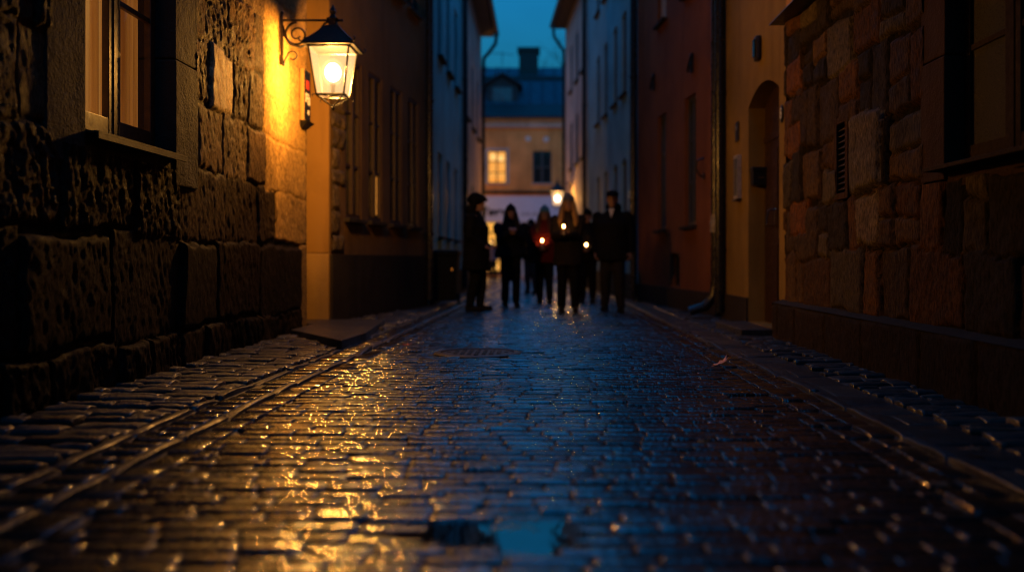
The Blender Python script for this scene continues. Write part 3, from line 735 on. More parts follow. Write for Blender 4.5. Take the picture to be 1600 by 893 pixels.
# rough quoin stones between pier and first window
ysq = axis([(11.02, 11.52, .018)]); zsq = axis([(.86, 3.6, .018)])
r_ = random.Random(8); B1q = []; z = .86
while z < 3.6:
    h = r_.uniform(.18, .34); wq = r_.choice((.26, .46)); B1q.append((11.02, 11.02 + wq, z, min(z + h, 3.6), .03, .6, sc_((.2, .15, .1), r_.uniform(.7, 1.2)), 0)); z += h
B1q = [(0, .46 if b[1] > 11.4 else .27, b[2], b[3], b[4], b[5], b[6], 0) for b in B1q]
S0, Zg = np.meshgrid(np.arange(0, .5, .018), zsq, indexing='ij')
dq = np.full(S0.shape, -.004); cq = np.zeros(S0.shape + (3,)) + .15
for b in B1q:
    e = np.minimum(np.minimum(S0 - b[0] + .02, b[1] - S0), np.minimum(Zg - b[2], b[3] - Zg)); mk = e > .004
    dq[mk] = (.035 * (1 - np.exp(-e[mk] / .02)) + .05 * fbm(S0[mk] * 12, Zg[mk] * 7, 3, 4)); cq[mk] = b[6]
vs = np.array([F2.P(.02 + s, -d_, z_) for s, d_, z_ in zip(S0.ravel(), dq.ravel(), Zg.ravel())])
nz = len(zsq); i, jj = np.meshgrid(np.arange(S0.shape[0] - 1), np.arange(nz - 1), indexing='ij'); i = i.ravel(); jj = jj.ravel()
me = grid_mesh('quoins', vs, np.stack([i * nz + jj, (i + 1) * nz + jj, (i + 1) * nz + jj + 1, i * nz + jj + 1], -1)); set_col(me, cq.reshape(-1, 3)); link('quoins', me, 'stone_rough', l2, True)
p = F2.P(F2.len - .1, -.09, 0); downpipe(l2, [(p.x, p.y, .12), (p.x, p.y, 12.2)], .06, 'pipe', [(p.x, p.y, z) for z in (1.2, 3.4, 5.6)])
MB().box((-3.3, LY1 + .01, -.04), (-3.2, 10.98, 12.0)).build('passage_wall', 'plaster_brown', l2)

# ------------------------------------------------------------------ L3 pale blue, L4 beige
l3 = empty('blue_house', (-1.85, 18, 0), 'narrow pale blue plastered house between two dark downpipes', 'house')
F3 = Front((-1.88, 15.62), (-1.85, 21.8), (-1, 0)); op = []
for Yc in (17.2, 18.7, 20.3):
    s = F3.sY(Yc)
    for (a, b) in ((1.2, 2.75), (4.5, 6.2), (7.0, 8.2)): op.append((s - .32, s + .32, a, b, .12, 0))
F3.walls('wall', 'plaster_blue', l3, -.05, 8.7, op)
for o in op: F3.window(l3, *o[:4], .12, 'frame_grey', 'glass_far', 2, 3, 'plinth_dark', sill_out=.1)
F3.band('plinth', 'plinth_dark', l3, 0, F3.len, -.04, .55, .03)
p = F3.P(F3.len - .08, -.08, 0); downpipe(l3, [(p.x, p.y, .1), (p.x, p.y, 8.7)], .06, 'pipe', [(p.x, p.y, z) for z in (2, 5, 8)])
eave(F3, l3, 8.7, .25)
l4 = empty('beige_house', (-1.85, 25, 0), 'beige house with deep eave and swan neck drain, beyond the pale blue house', 'house')
F4 = Front((-1.85, 21.85), (-1.85, 28.8), (-1, 0)); op = []
for Yc in (23.2, 25.2, 27.2):
    s = F4.sY(Yc)
    for (a, b) in ((1.2, 2.8), (4.3, 6.0)): op.append((s - .36, s + .36, a, b, .1, 0))
F4.walls('wall', 'plaster_beige', l4, -.05, 7.75, op)
for o in op: F4.window(l4, *o[:4], .1, 'frame_grey', 'glass_far', 2, 3, 'plinth_dark', sill_out=.09)
F4.band('plinth', 'plinth_dark', l4, 0, F4.len, -.04, .6, .03)
eave(F4, l4, 7.75, .42, 2.4, 3.2, 'roof_dark', 'soffit', -.05, .2)
downpipe(l4, [(-1.37, 28.72, 7.72), (-1.40, 28.72, 7.45), (-1.62, 28.72, 7.15), (-1.76, 28.72, 7.0), (-1.775, 28.72, 6.8), (-1.775, 28.72, .1)], .058, 'pipe', [(-1.775, 28.72, z) for z in (1.8, 4.2, 6.6)])

# ------------------------------------------------------------------ R1: rubble stone house
RX = 2.39; RY1 = 9.05
r1 = empty('rubble_house', (RX, 5, 0), 'house of warm rubble masonry with a dark window and a louvred vent', 'house')
BR = []
pal = [(.098, .056, .026), (.074, .049, .028), (.135, .066, .024), (.048, .036, .025), (.108, .085, .060), (.088, .050, .025), (.037, .028, .020), (.118, .070, .031)]
r_ = random.Random(21)
z = .36; crs = [(.36, .82), (.82, 1.28), (1.28, 1.78), (1.78, 2.3), (2.3, 2.68), (2.68, 3.06)]
for (z0, z1) in crs:
    y = -30.0
    while y < RY1:
        w = r_.uniform(.24, .62) if z0 > .8 else r_.uniform(.4, .85); y1 = min(y + w, RY1 + .05); c = sc_(r_.choice(pal), r_.uniform(.75, 1.25)); dz0, dz1 = r_.uniform(-.05, .05), r_.uniform(-.05, .05)
        if z0 == .36: dz0 = 0
        if z1 == 3.06: dz1 = 0
        q = r_.random()
        def put(a, b, lo, hi):
            BR.append((a, b, lo, hi, .018 * r_.uniform(.3, 1.6), r_.uniform(.4, .75), sc_(r_.choice(pal), r_.uniform(.75, 1.25)), r_.uniform(-.05, .05)))
        if q < .38 and z0 > .8:
            mz = (z0 + z1) / 2 + r_.uniform(-.06, .06); put(y, y1, z0 + dz0, mz); put(y, y1, mz, z1 + dz1)
        elif q < .5 and w > .45:
            my = y + w * r_.uniform(.35, .65); put(y, my, z0 + dz0, z1 + dz1); put(my, y1, z0 + dz0, z1 + dz1)
        else: put(y, y1, z0 + dz0, z1 + dz1)
        y += w
BR.append((6.42, 7.12, 1.28, 1.86, .05, .6, (.17, .135, .10), -.04)); BR.append((6.5, 6.98, .86, 1.26, .03, .5, (.22, .165, .115), .02)); BR.append((8.3, 8.85, 1.0, 1.32, .02, .4, (.19, .078, .026), 0)); BR.append((8.45, 9.0, 2.35, 2.66, .02, .4, (.18, .075, .025), 0)); BR.append((8.5, 8.95, 1.75, 2.05, .02, .4, (.19, .080, .026), 0))
VW = (7.22, 7.46, 1.30, 1.86); RW = (4.30, 5.46, 1.34, 3.0)
ys = axis([(-30, 0, .5), (0, 3.6, .10), (3.6, RY1, .016)]); zs = axis([(.34, 3.06, .017)])
masonry('wall', RX, -1, ys, zs, BR, [(VW[0], VW[1], VW[2], VW[3]), (RW[0] - .34, RW[1] + .30, RW[2] - .1, 3.06)], None, 'stone_rubble', r1, warp=.045, seed=31, joint=.030, aniso=(13, 9))
# plinth blocks
BP = []; y = -30
while y < RY1 + .1:
    w = r_.uniform(.55, 1.1); BP.append((y, min(y + w, RY1 + .12), -.1, .37 if False else .36, .012, .35, sc_((.040, .027, .018), r_.uniform(.7, 1.25)), r_.uniform(-.02, .02))); y += w
masonry('plinth', RX - .10, -1, axis([(-30, 0, .5), (0, 3.6, .1), (3.6, RY1 + .1, .022)]), axis([(-.05, .36, .02)]), BP, [], None, 'stone_rubble', r1, warp=.012, seed=41, joint=.012)
MB().add([(RX - .108, -30, .355), (RX + .05, -30, .40), (RX + .05, RY1 + .1, .40), (RX - .108, RY1 + .1, .355)], [(0, 1, 2, 3)]).add([(RX - .11, RY1 + .1, -.05), (RX + .01, RY1 + .1, -.05), (RX + .01, RY1 + .1, .39), (RX - .11, RY1 + .1, .356)], [(0, 1, 2, 3)]).build('plinth_top', 'plinth_dark', r1)
MB().box((RX + .30, -30, -.05), (RX + 6, RY1 - .01, 13)).build('back_wall', 'jamb_brown', r1)
MB().box((RX - .0, -30, 3.085), (RX + .298, RY1 - .005, 13)).build('upper_wall', 'orange_plaster', r1)
MB().add([(RX - .16, -30, 3.065), (RX + .02, -30, 3.065), (RX + .02, -30, 3.12), (RX - .155, -30, 3.075), (RX - .16, RY1 + .03, 3.065), (RX + .02, RY1 + .03, 3.065), (RX + .02, RY1 + .03, 3.12), (RX - .155, RY1 + .03, 3.075)], [(0, 1, 2, 3), (7, 6, 5, 4), (0, 4, 5, 1), (1, 5, 6, 2), (2, 6, 7, 3), (3, 7, 4, 0)]).build('drip_ledge', 'iron', r1)
MB().box((RX - .95, -30, 13.002), (RX + 6, RY1, 13.25)).build('roof', 'roof_dark', r1)  # overhang out of view, made deep so less sky light reaches the paving
# vent
vt = MB().box((RX + .05, VW[0], VW[2]), (RX + .07, VW[1], VW[3])).build('vent', 'room_dark', r1)
s = MB()
for k in range(11):
    zz = VW[2] + .03 + k * .047; s.add([(RX - .005, VW[0] + .02, zz), (RX - .005, VW[1] - .02, zz), (RX + .045, VW[1] - .02, zz + .035), (RX + .045, VW[0] + .02, zz + .035), (RX - .005, VW[0] + .02, zz + .006), (RX - .005, VW[1] - .02, zz + .006), (RX + .045, VW[1] - .02, zz + .041), (RX + .045, VW[0] + .02, zz + .041)], [(0, 1, 2, 3), (7, 6, 5, 4), (0, 4, 5, 1), (1, 5, 6, 2), (2, 6, 7, 3), (3, 7, 4, 0)])
s.build('slat', 'wood_dark', vt)
MB().box((RX - .02, VW[0] - .045, VW[2] - .045), (RX + .049, VW[0] + .018, VW[3] + .045)).box((RX - .02, VW[1] - .018, VW[2] - .045), (RX + .049, VW[1] + .045, VW[3] + .045)).box((RX - .02, VW[0] + .019, VW[3]), (RX + .049, VW[1] - .019, VW[3] + .045)).box((RX - .02, VW[0] + .019, VW[2] - .045), (RX + .049, VW[1] - .019, VW[2] + .005)).build('surround', 'jamb_brown', vt, bevel=.004)
# window
MB().box((RX - .018, RW[1], 1.25), (RX + .2, RW[1] + .34, 1.98)).box((RX - .014, RW[1], 1.988), (RX + .2, RW[1] + .34, 3.06)).box((RX - .018, RW[0] - .36, 1.25), (RX + .2, RW[0], 3.06)).box((RX - .016, RW[0] + .003, RW[3]), (RX + .2, RW[1] - .003, 3.06)).build('window_surround', 'jamb_brown', r1, bevel=.01)
MB().box((RX + .002, RW[0] + .002, 1.2), (RX + .2, RW[1] - .002, 1.29)).build('window_apron', 'jamb_brown', r1)
wx2 = RX + .10
w2 = MB().box((wx2 + .012, RW[0] + .05, RW[2] + .09), (wx2 + .018, 4.84, RW[3] - .05)).box((wx2 + .012, 4.93, RW[2] + .09), (wx2 + .018, RW[1] - .05, RW[3] - .05)).build('window', 'glass_curtained', r1)
fr = MB(); mid = 4.885
fr.box((wx2, RW[0] + .002, RW[2]), (wx2 + .05, RW[0] + .03, RW[3])); fr.box((wx2, RW[1] - .03, RW[2]), (wx2 + .05, RW[1] - .002, RW[3])); fr.box((wx2 - .012, mid - .022, RW[2]), (wx2 + .05, mid + .022, RW[3]))
for (p, q) in ((RW[0] + .033, mid - .025), (mid + .025, RW[1] - .033)):
    fr.box((wx2 - .006, p, RW[2] + .01), (wx2 + .04, p + .055, RW[3] - .003)); fr.box((wx2 - .006, q - .055, RW[2] + .01), (wx2 + .04, q, RW[3] - .003))
    fr.box((wx2 - .004, p + .055, RW[2] + .01), (wx2 + .04, q - .055, RW[2] + .10)); fr.box((wx2 + .0, p + .055, 1.985), (wx2 + .034, q - .055, 2.02)); fr.box((wx2 - .004, p + .055, RW[3] - .07), (wx2 + .04, q - .055, RW[3] - .003))
fr.build('frame', 'frame_brown', w2, bevel=.004)
MB().add([(RX - .12, RW[0] - .04, 1.295), (RX + .098, RW[0] - .04, 1.295), (RX + .098, RW[0] - .04, 1.338), (RX - .12, RW[0] - .04, 1.318), (RX - .12, RW[1] + .06, 1.295), (RX + .098, RW[1] + .06, 1.295), (RX + .098, RW[1] + .06, 1.338), (RX - .12, RW[1] + .06, 1.318)], [(0, 1, 2, 3), (7, 6, 5, 4), (0, 4, 5, 1), (1, 5, 6, 2), (2, 6, 7, 3), (3, 7, 4, 0)]).build('sill', 'frame_brown', w2, bevel=.003)

# ------------------------------------------------------------------ R2: yellow house with the arched door
r2 = empty('yellow_house', (RX, 10.5, 0), 'yellow plastered house with an arched doorway numbered 8', 'house')
G2 = Front((RX, RY1), (RX - .02, 12.05), (1, 0))
d0, d1 = G2.sY(9.30), G2.sY(10.64)
ups = [(G2.sY(10.0) - .35, G2.sY(10.0) + .35, 4.6, 6.2, .15, 0)]
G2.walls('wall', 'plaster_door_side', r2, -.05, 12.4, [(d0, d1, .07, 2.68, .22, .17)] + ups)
for o in ups: G2.window(r2, *o[:4], .15, 'wood', 'glass_dim')
G2.band('plinth', 'plinth_dark', r2, .12, d0, -.04, .34, .025); G2.band('plinth', 'plinth_dark', r2, d1, G2.len, -.04, .34, .025)
dr = MB(); K = 14; T = G2.T(); arc = lambda q: 2.68 - .17 * (2 * q - 1) ** 2
pts = [(d0 + .003, .075)] + [(d1 - .003, .075)] + [(d1 - (d1 - d0) * k / K, arc(1 - k / K) - .003) for k in range(K + 1)]
pts = [(min(max(a, d0 + .003), d1 - .003), b) for a, b in pts]
n = len(pts); dr.add([T(a, .19, b) for a, b in pts] + [T(a, .26, b) for a, b in pts], [tuple(range(n)), tuple(range(2 * n - 1, n - 1, -1))] + [(k, n + k, n + (k + 1) % n, (k + 1) % n) for k in range(n)])
door = dr.build('door', 'door_wood', r2)
pn = MB(); dm = (d0 + d1) / 2
for (a, b) in ((d0 + .12, dm - .07), (dm + .07, d1 - .12)):
    for (c, e_) in ((.2, .95), (1.15, 2.0)):
        pn.box((a, .176, c), (b, .1885, e_), T)
pn.box((d0 + .01, .172, 2.1), (d1 - .01, .1885, 2.17), T); pn.box((dm - .02, .178, .08), (dm + .02, .1886, 2.09), T)
pn.build('door_panel', 'door_wood', door, bevel=.006)
hs = d1 - .55
MB().box((hs - .02, .172, 1.12), (hs + .02, .187, 1.40), T).build('handle_plate', 'brass', door, bevel=.003)
hb = MB(); hb.tube([T(hs, .172, 1.32), T(hs, .11, 1.32), T(hs + .03, .10, 1.31), T(hs + .10, .10, 1.24), T(hs + .115, .10, 1.16)], .012, 8); hb.build('handle', 'chrome', door, autosmooth=40)
MB().box((hs - .012, .176, 1.52), (hs + .012, .188, 1.56), T).build('lock', 'brass', door, bevel=.002)
# number plate
np_ = empty('number_plate', (RX - .01, 9.17, 2.22), 'small dark oval plate reading 8 beside the arched door', 'house number')
q = MB().lathe([(0, -.004), (.07, -.004), (.078, 0), (.07, .004), (0, .004)], (0, 0, 0), 28).build('plate', 'plastic_black', np_, autosmooth=30)
q.matrix_basis = Matrix.Translation((RX - .012, 9.17, 2.215)) @ Matrix.Rotation(R(-90), 4, 'Y') @ Matrix.Diagonal((1.15, .85, 1, 1))
def text(body, size, mat, parent, mw, name='lettering', ext=.002, bold=.0):
    cu_ = bpy.data.curves.new(name, 'FONT'); cu_.body = body; cu_.size = size; cu_.extrude = ext; cu_.align_x = 'CENTER'; cu_.align_y = 'CENTER'; cu_.offset = bold
    t = bpy.data.objects.new(name, cu_); C.objects.link(t); bpy.context.view_layer.update()
    me = bpy.data.meshes.new_from_object(t.evaluated_get(bpy.context.evaluated_depsgraph_get())); bpy.data.objects.remove(t)
    o = link(name, me, mat, parent); o.matrix_basis = mw; return o
RM = Matrix(((0, 0, -1, 0), (-1, 0, 0, 0), (0, 1, 0, 0), (0, 0, 0, 1)))     # text plane facing -x, read from the street
text('8', .15, 'letter_white', np_, Matrix.Translation((RX - .019, 9.17, 2.215)) @ RM)
# intercom, small plate, bulkhead lamp, mailbox
ic = empty('intercom', (RX - .02, 11.1, 1.5), 'steel intercom panel on the yellow wall left of the door', 'intercom')
MB().box((RX - .065, 10.98, 1.50), (RX - .012, 11.2, 2.02)).build('housing', 'steel_panel', ic, bevel=.005)
MB().box((RX - .068, 11.0, 1.54), (RX - .0655, 11.18, 1.98)).build('face_plate', 'frame_grey', ic)
bb = MB()
for k in range(6): bb.box((RX - .072, 11.03, 1.6 + k * .045), (RX - .0683, 11.06, 1.625 + k * .045))
bb.build('button', 'chrome', ic)
MB().box((RX - .085, 10.97, 1.478), (RX - .012, 11.21, 1.497)).build('drip_tray', 'iron', ic)
pl = empty('wall_plate', (RX, 11.2, 2.2), 'small dark enamel plate above the intercom', 'sign')
MB().box((RX - .034, 11.1, 2.2), (RX - .014, 11.26, 2.43)).build('plate', 'plastic_black', pl, bevel=.003)
bt = MB().lathe([(0, 0), (.03, 0), (.03, .003), (0, .003)], (0, 0, 0), 14).build('badge', 'steel_panel', pl); bt.matrix_basis = Matrix.Translation((RX - .0345, 11.18, 2.36)) @ Matrix.Rotation(R(-90), 4, 'Y')
bl = empty('bulkhead_lamp', (RX, 10.08, 2.93), 'unlit oval bulkhead lamp high above the arched door', 'wall lamp')
lp = MB(); lp.box((RX - .07, 10.0, 2.93), (RX - .008, 10.15, 3.2)); lp.build('housing', 'iron_rust', bl, bevel=.028)
MB().box((RX - .085, 10.03, 2.97), (RX - .071, 10.12, 3.16)).build('lens', 'glass_dim', bl, bevel=.006)
mbx = empty('mailbox', (RX + .1, 10.6, 1.6), 'black letter box on the reveal of the arched doorway', 'mailbox')
MB().box((RX + .012, 10.50, 1.62), (RX + .19, 10.632, 1.82)).build('box', 'plastic_black', mbx, bevel=.008)
MB().box((RX + .005, 10.488, 1.77), (RX + .197, 10.634, 1.826)).build('flap', 'plastic_black', mbx, bevel=.008)
MB().box((RX + .07, 10.492, 1.70), (RX + .14, 10.499, 1.708)).build('slot', 'chrome', mbx)
# downpipes between yellow and red house
pA, pB = (RX - .10, 11.88), (RX - .10, 12.16)
downpipe(r2, [(pA[0], pA[1], .1), (pA[0], pA[1], 12.4)], .062, 'pipe', [(pA[0], pA[1], z) for z in (.9, 2.9, 5)])
downpipe(r2, [(pB[0] - .34, pB[1] + .02, .10), (pB[0] - .14, pB[1], .16), (pB[0] - .02, pB[1], .30), (pB[0], pB[1], .5), (pB[0], pB[1], 1.18)], .062, 'pipe', [(pB[0], pB[1], 1.16)], 'pipe_pale')
downpipe(r2, [(pB[0], pB[1], 1.30), (pB[0], pB[1], 1.50), (pB[0], pB[1], 12.4)], [.066, .058, .052], 'pipe', [(pB[0], pB[1], z) for z in (1.62, 2.35, 3.6)], 'pipe')
MB().lathe([(.064, -.11), (.075, -.10), (.078, -.02), (.066, 0), (.066, .05), (.055, .10), (.04, .14)], (pB[0], pB[1], 1.30), 14).build('pipe_joint', 'pipe_pale', r2, autosmooth=40)

# ------------------------------------------------------------------ R3 red, R4 grey-blue, R5 beige
r3 = empty('red_house', (2.0, 15, 0), 'rust red plastered house with slim windows and a cellar opening', 'house')
G3 = Front((2.36, 12.3), (1.83, 17.5), (1, 0)); op = []
for Yc, hw in ((13.75, .32), (15.55, .30)):
    s = G3.sY(Yc); op.append((s - hw, s + hw, 1.28, 3.2, .14, 0)); op.append((s - hw, s + hw, 4.75, 6.5, .14, 0))
sc3 = G3.sY(14.65); op.append((sc3 - .3, sc3 + .3, .36, .88, .16, 0))
G3.walls('wall', 'plaster_red', r3, -.05, 9.0, op)
for k, o in enumerate(op):
    if k < 4: G3.window(r3, *o[:4], .14, 'frame_grey' if k % 2 == 0 else 'frame_pale', 'glass_dim' if k % 2 == 0 else 'glass_sky', 2, 3, 'plinth_dark', sill_out=.08)
    else:
        w = G3.window(r3, *o[:4], .16, 'iron', 'glass_dim', 4, 1, None)
G3.band('plinth', 'plinth_dark', r3, 0, G3.len, -.04, .33, .03)
for k, (Yc, z) in enumerate(((16.1, 3.85), (13.6, 3.65))):
    s = G3.sY(Yc); T = G3.T(); MB().box((s - .05, -.04, z - .14), (s + .05, -.003, z + .14), T).tube([T(s - .12, -.05, z + .1), T(s, -.06, z), T(s + .12, -.05, z - .1)], .015, 6).build('wall_anchor', 'iron', r3)
s = G3.sY(13.0); T = G3.T(); MB().tube([T(s, -.003, 2.2), T(s, -.1, 2.16), T(s, -.12, 2.05), T(s, -.06, 1.95), T(s, -.003, 1.93)], .014, 8).box((s - .05, -.02, 1.9), (s + .05, -.003, 1.98), T).build('wall_hook', 'iron', r3)
p = G3.P(G3.len - .05, -.10, 0); downpipe(r3, [(p.x, p.y, .1), (p.x, p.y, 9.0)], .062, 'pipe', [(p.x, p.y, z) for z in (1.9, 4.2, 6.4)])
eave(G3, r3, 9.0, .3)
r4 = empty('grey_blue_house', (1.5, 21, 0), 'grey blue plastered house with dark upper windows, behind the tall man in the cap', 'house')
G4 = Front((1.80, 17.6), (1.28, 25.5), (1, 0)); op = []
for Yc in (19.0, 20.25, 21.75, 23.15):
    s = G4.sY(Yc); op.append((s - .3, s + .3, 4.15, 5.85, .12, .08)); op.append((s - .3, s + .3, 1.25, 2.85, .12, .08)); op.append((s - .3, s + .3, 6.9, 8.1, .12, 0))
G4.walls('wall', 'plaster_greyblue', r4, -.05, 8.7, op)
for k, o in enumerate(op): G4.window(r4, *o[:4], .12, 'frame_grey', 'glass_sky' if k in (0, 3) else 'glass_far', 2, 3, 'plinth_dark', sill_out=.08)
G4.band('plinth', 'plinth_dark', r4, 0, G4.len, -.04, .5, .03)
p = G4.P(G4.len - .05, -.09, 0); downpipe(r4, [(p.x, p.y, .1), (p.x, p.y, 8.7)], .06, 'pipe', [(p.x, p.y, z) for z in (2, 5)])
eave(G4, r4, 8.7, .25)
r5 = empty('pink_house', (1.0, 29, 0), 'pinkish beige house carrying the farther lit lantern, below a sloping eave', 'house')
G5 = Front((1.28, 25.6), (.85, 32.0), (1, 0)); op = []
for Yc in (26.7, 28.2, 30.0):
    s = G5.sY(Yc); op.append((s - .33, s + .33, 6.2, 7.7, .10, 0)); op.append((s - .33, s + .33, 3.7, 5.2, .10, 0))
G5.walls('wall', 'plaster_beige', r5, -.05, 8.75, op)
for o in op: G5.window(r5, *o[:4], .1, 'frame_grey', 'glass_far', 2, 3, 'plinth_dark', sill_out=.08)
G5.band('plinth', 'plinth_dark', r5, 0, G5.len, -.04, .6, .03)
eave(G5, r5, 8.75, .42, 2.4, 3.2, 'roof_dark', 'soffit', -.05, .05)
pe = G5.P(G5.len - .06, 0, 0)
downpipe(r5, [(pe.x - .42, pe.y, 8.72), (pe.x - .40, pe.y, 8.45), (pe.x - .18, pe.y, 8.1), (pe.x - .08, pe.y, 7.95), (pe.x - .07, pe.y, 7.75), (pe.x - .07, pe.y, .1)], .055, 'pipe', [(pe.x - .07, pe.y, z) for z in (2.2, 5, 7.4)])
wl = G5.P(G5.sY(29.5), 0, 0)
lantern(wl.x - .01, 29.5, 2.95, -1, 'small distant lit lantern on the pinkish beige house, above the woman with long blond hair', 'wrought iron wall lanterns', 114, .48)

# ------------------------------------------------------------------ F: house closing the view
FY = 40.0
fx = lambda px: (px - VX) / FPX * FY
fz = lambda py: CH + (VY - py) / FPX * FY
fa = empty('far_house', (0, FY, 0), 'ochre house closing the alley, with dormer, chimney, one lit window and a tavern sign', 'house')
FF = Front((-8.5, FY), (8.5, FY), (0, 1)); S = lambda x: x + 8.5
wins = []
for xc, lit in ((-5.8, 0), (-3.85, 0), (fx(776.5), 1), (fx(847), 0), (2.0, 0), (3.95, 0), (5.9, 0)):
    wins.append((S(xc) - .41, S(xc) + .41, 4.05, 5.46, .12, .04, lit))
dop = (S(-2.75), S(-1.72), .08, 2.38, .15, 0); sop = [(S(-.45), S(1.6), .7, 2.35, .12, 0), (S(-5.6), S(-3.6), .7, 2.35, .12, 0)]
FF.walls('wall', 'plaster_far', fa, -.05, 6.85, [w[:6] for w in wins] + [dop] + sop, 5.5)
for w in wins:
    o = FF.window(fa, *w[:4], .12, 'wood' if w[6] else 'frame_grey', 'lit_blind' if w[6] else 'glass_far', 2, 3 if w[6] else 2, 'plaster_trim', trim='plaster_trim' if w[6] else None, fw=.05)
    if w[6]:
        for (a, z) in ((.24, 5.2), (.58, 5.12)): MB().ell(FF.P(w[0] + a, .075, z), (.13, .02, .15), 14, 10).build('paper_lamp', 'lit_ball', o, smooth=True)
FF.band('cornice', 'plaster_trim', fa, 0, FF.len, 6.45, 6.84, .12); FF.band('string_course', 'plinth_dark', fa, 0, FF.len, 3.60, 3.74, .10)
sf = MB(); T = FF.T()
for (a, b, c, e_) in ((S(-3.4), dop[0] - .004, .04, 2.385), (dop[1] + .004, S(-.454), .04, 2.385), (S(1.604), S(2.6), .04, 2.385), (S(-.45), S(1.6), .04, .69)): sf.box((a, -.03, c), (b, -.003, e_), T)
sf.build('shop_front', 'plaster_grey', fa)
FF.band('sign_board', 'sign_grey', fa, S(-3.4), S(2.6), 2.40, 3.50, .06)
for (x, z) in ((fx(825), fz(217)), (fx(853), fz(218))):
    q = MB().lathe([(0, 0), (.11, 0), (.12, .01), (.10, .03), (0, .035)], (0, 0, 0), 18).build('wall_rose', 'sign_pale', fa, autosmooth=40); q.matrix_basis = Matrix.Translation((x, FY - .004, z)) @ Matrix.Rotation(R(90), 4, 'X')
text('Tavern', .47, 'letter_dark', fa, Matrix.Translation((fx(777.5), FY - .066, fz(331))) @ Matrix.Rotation(R(90), 4, 'X'), ext=.004, bold=.022)
mk = MB(); xx = fx(815)
for w_ in (.10, .07, .12, .05, .09, .11, .06, .1): mk.box((S(xx), -.064, 2.66), (S(xx + w_ * .75), -.0605, 2.74 + .06 * (w_ > .09)), T); xx += w_ + .02
mk.build('small_lettering', 'letter_faint', fa)
dw = MB().box((dop[0] + .05, .13, .1), (dop[1] - .05, .14, 2.36), T).build('shop_door', 'shop_glow', fa)
fr = MB(); fr.box((dop[0], .08, .08), (dop[0] + .06, .128, 2.38), T); fr.box((dop[1] - .06, .08, .08), (dop[1], .128, 2.38), T); fr.box((dop[0] + .06, .08, 1.9), (dop[1] - .06, .128, 1.97), T); fr.box((dop[0] + .06, .08, .08), (dop[1] - .06, .128, .3), T); fr.build('frame', 'wood_dark', dw)
for (x, z, r0) in ((-2.22, 1.32, .085), (-2.12, 1.5, .06), (-2.25, .62, .08), (-2.2, .4, .06), (-1.95, .45, .08), (-1.9, 1.15, .06)): MB().ell((x, FY + .10, z), (r0, .018, r0), 12, 8).build('window_light', 'shop_ball', dw, smooth=True)
for o in sop:
    w = FF.window(fa, *o[:4], .12, 'wood_dark', 'glass_far', 3, 1, None)
# roof: steep lower slope in standing seam metal, flatter top
def roofslab(a, b, name, mat, seams=0):
    (y0, z0), (y1, z1) = a, b; mb = MB()
    mb.add([(-8.9, y0, z0), (8.9, y0, z0), (8.9, y1, z1), (-8.9, y1, z1), (-8.9, y0, z0 - .1), (8.9, y0, z0 - .1), (8.9, y1, z1 - .1), (-8.9, y1, z1 - .1)], [(0, 1, 2, 3), (7, 6, 5, 4), (0, 4, 5, 1), (1, 5, 6, 2), (2, 6, 7, 3), (3, 7, 4, 0)])
    if seams:
        x = -8.7
        while x < 8.8:
            mb.add([(x - .015, y0, z0 + .002), (x + .015, y0, z0 + .002), (x + .015, y1, z1 + .002), (x - .015, y1, z1 + .002), (x - .012, y0, z0 + .10), (x + .012, y0, z0 + .10), (x + .012, y1, z1 + .10), (x - .012, y1, z1 + .10)], [(3, 2, 1, 0), (4, 5, 6, 7), (0, 1, 5, 4), (1, 2, 6, 5), (2, 3, 7, 6), (3, 0, 4, 7)]); x += .55
    return mb.build(name, mat, fa)
roofslab((FY - .4, 6.9), (FY + .35, 7.55), 'eave_roof', 'roof_dark')
lower = roofslab((FY + .3, 7.52), (FY + 2.1, 8.95), 'lower_roof', 'zinc', 1)
roofslab((FY + 2.0, 9.0), (FY + 5.2, 10.1), 'roof', 'zinc', 1)
MB().add([(-8.5, FY + 5.5, 6.85), (8.5, FY + 5.5, 6.85), (8.5, FY + 5.2, 10.0), (-8.5, FY + 5.2, 10.0)], [(0, 1, 2, 3)]).add([(-8.5, FY, 6.85), (-8.5, FY + 5.5, 6.85), (-8.5, FY + 5.2, 10.0), (-8.5, FY + 2, 8.9), (-8.5, FY + .3, 7.4)], [(0, 1, 2, 3, 4)]).add([(8.5, FY, 6.85), (8.5, FY + 5.5, 6.85), (8.5, FY + 5.2, 10.0), (8.5, FY + 2, 8.9), (8.5, FY + .3, 7.4)], [(0, 1, 2, 3, 4)]).build('gable_wall', 'plaster_far', fa)
MB().box((-8.9, FY + 1.95, 8.9), (8.9, FY + 2.12, 9.05)).build('roof_curb', 'roof_dark', fa)
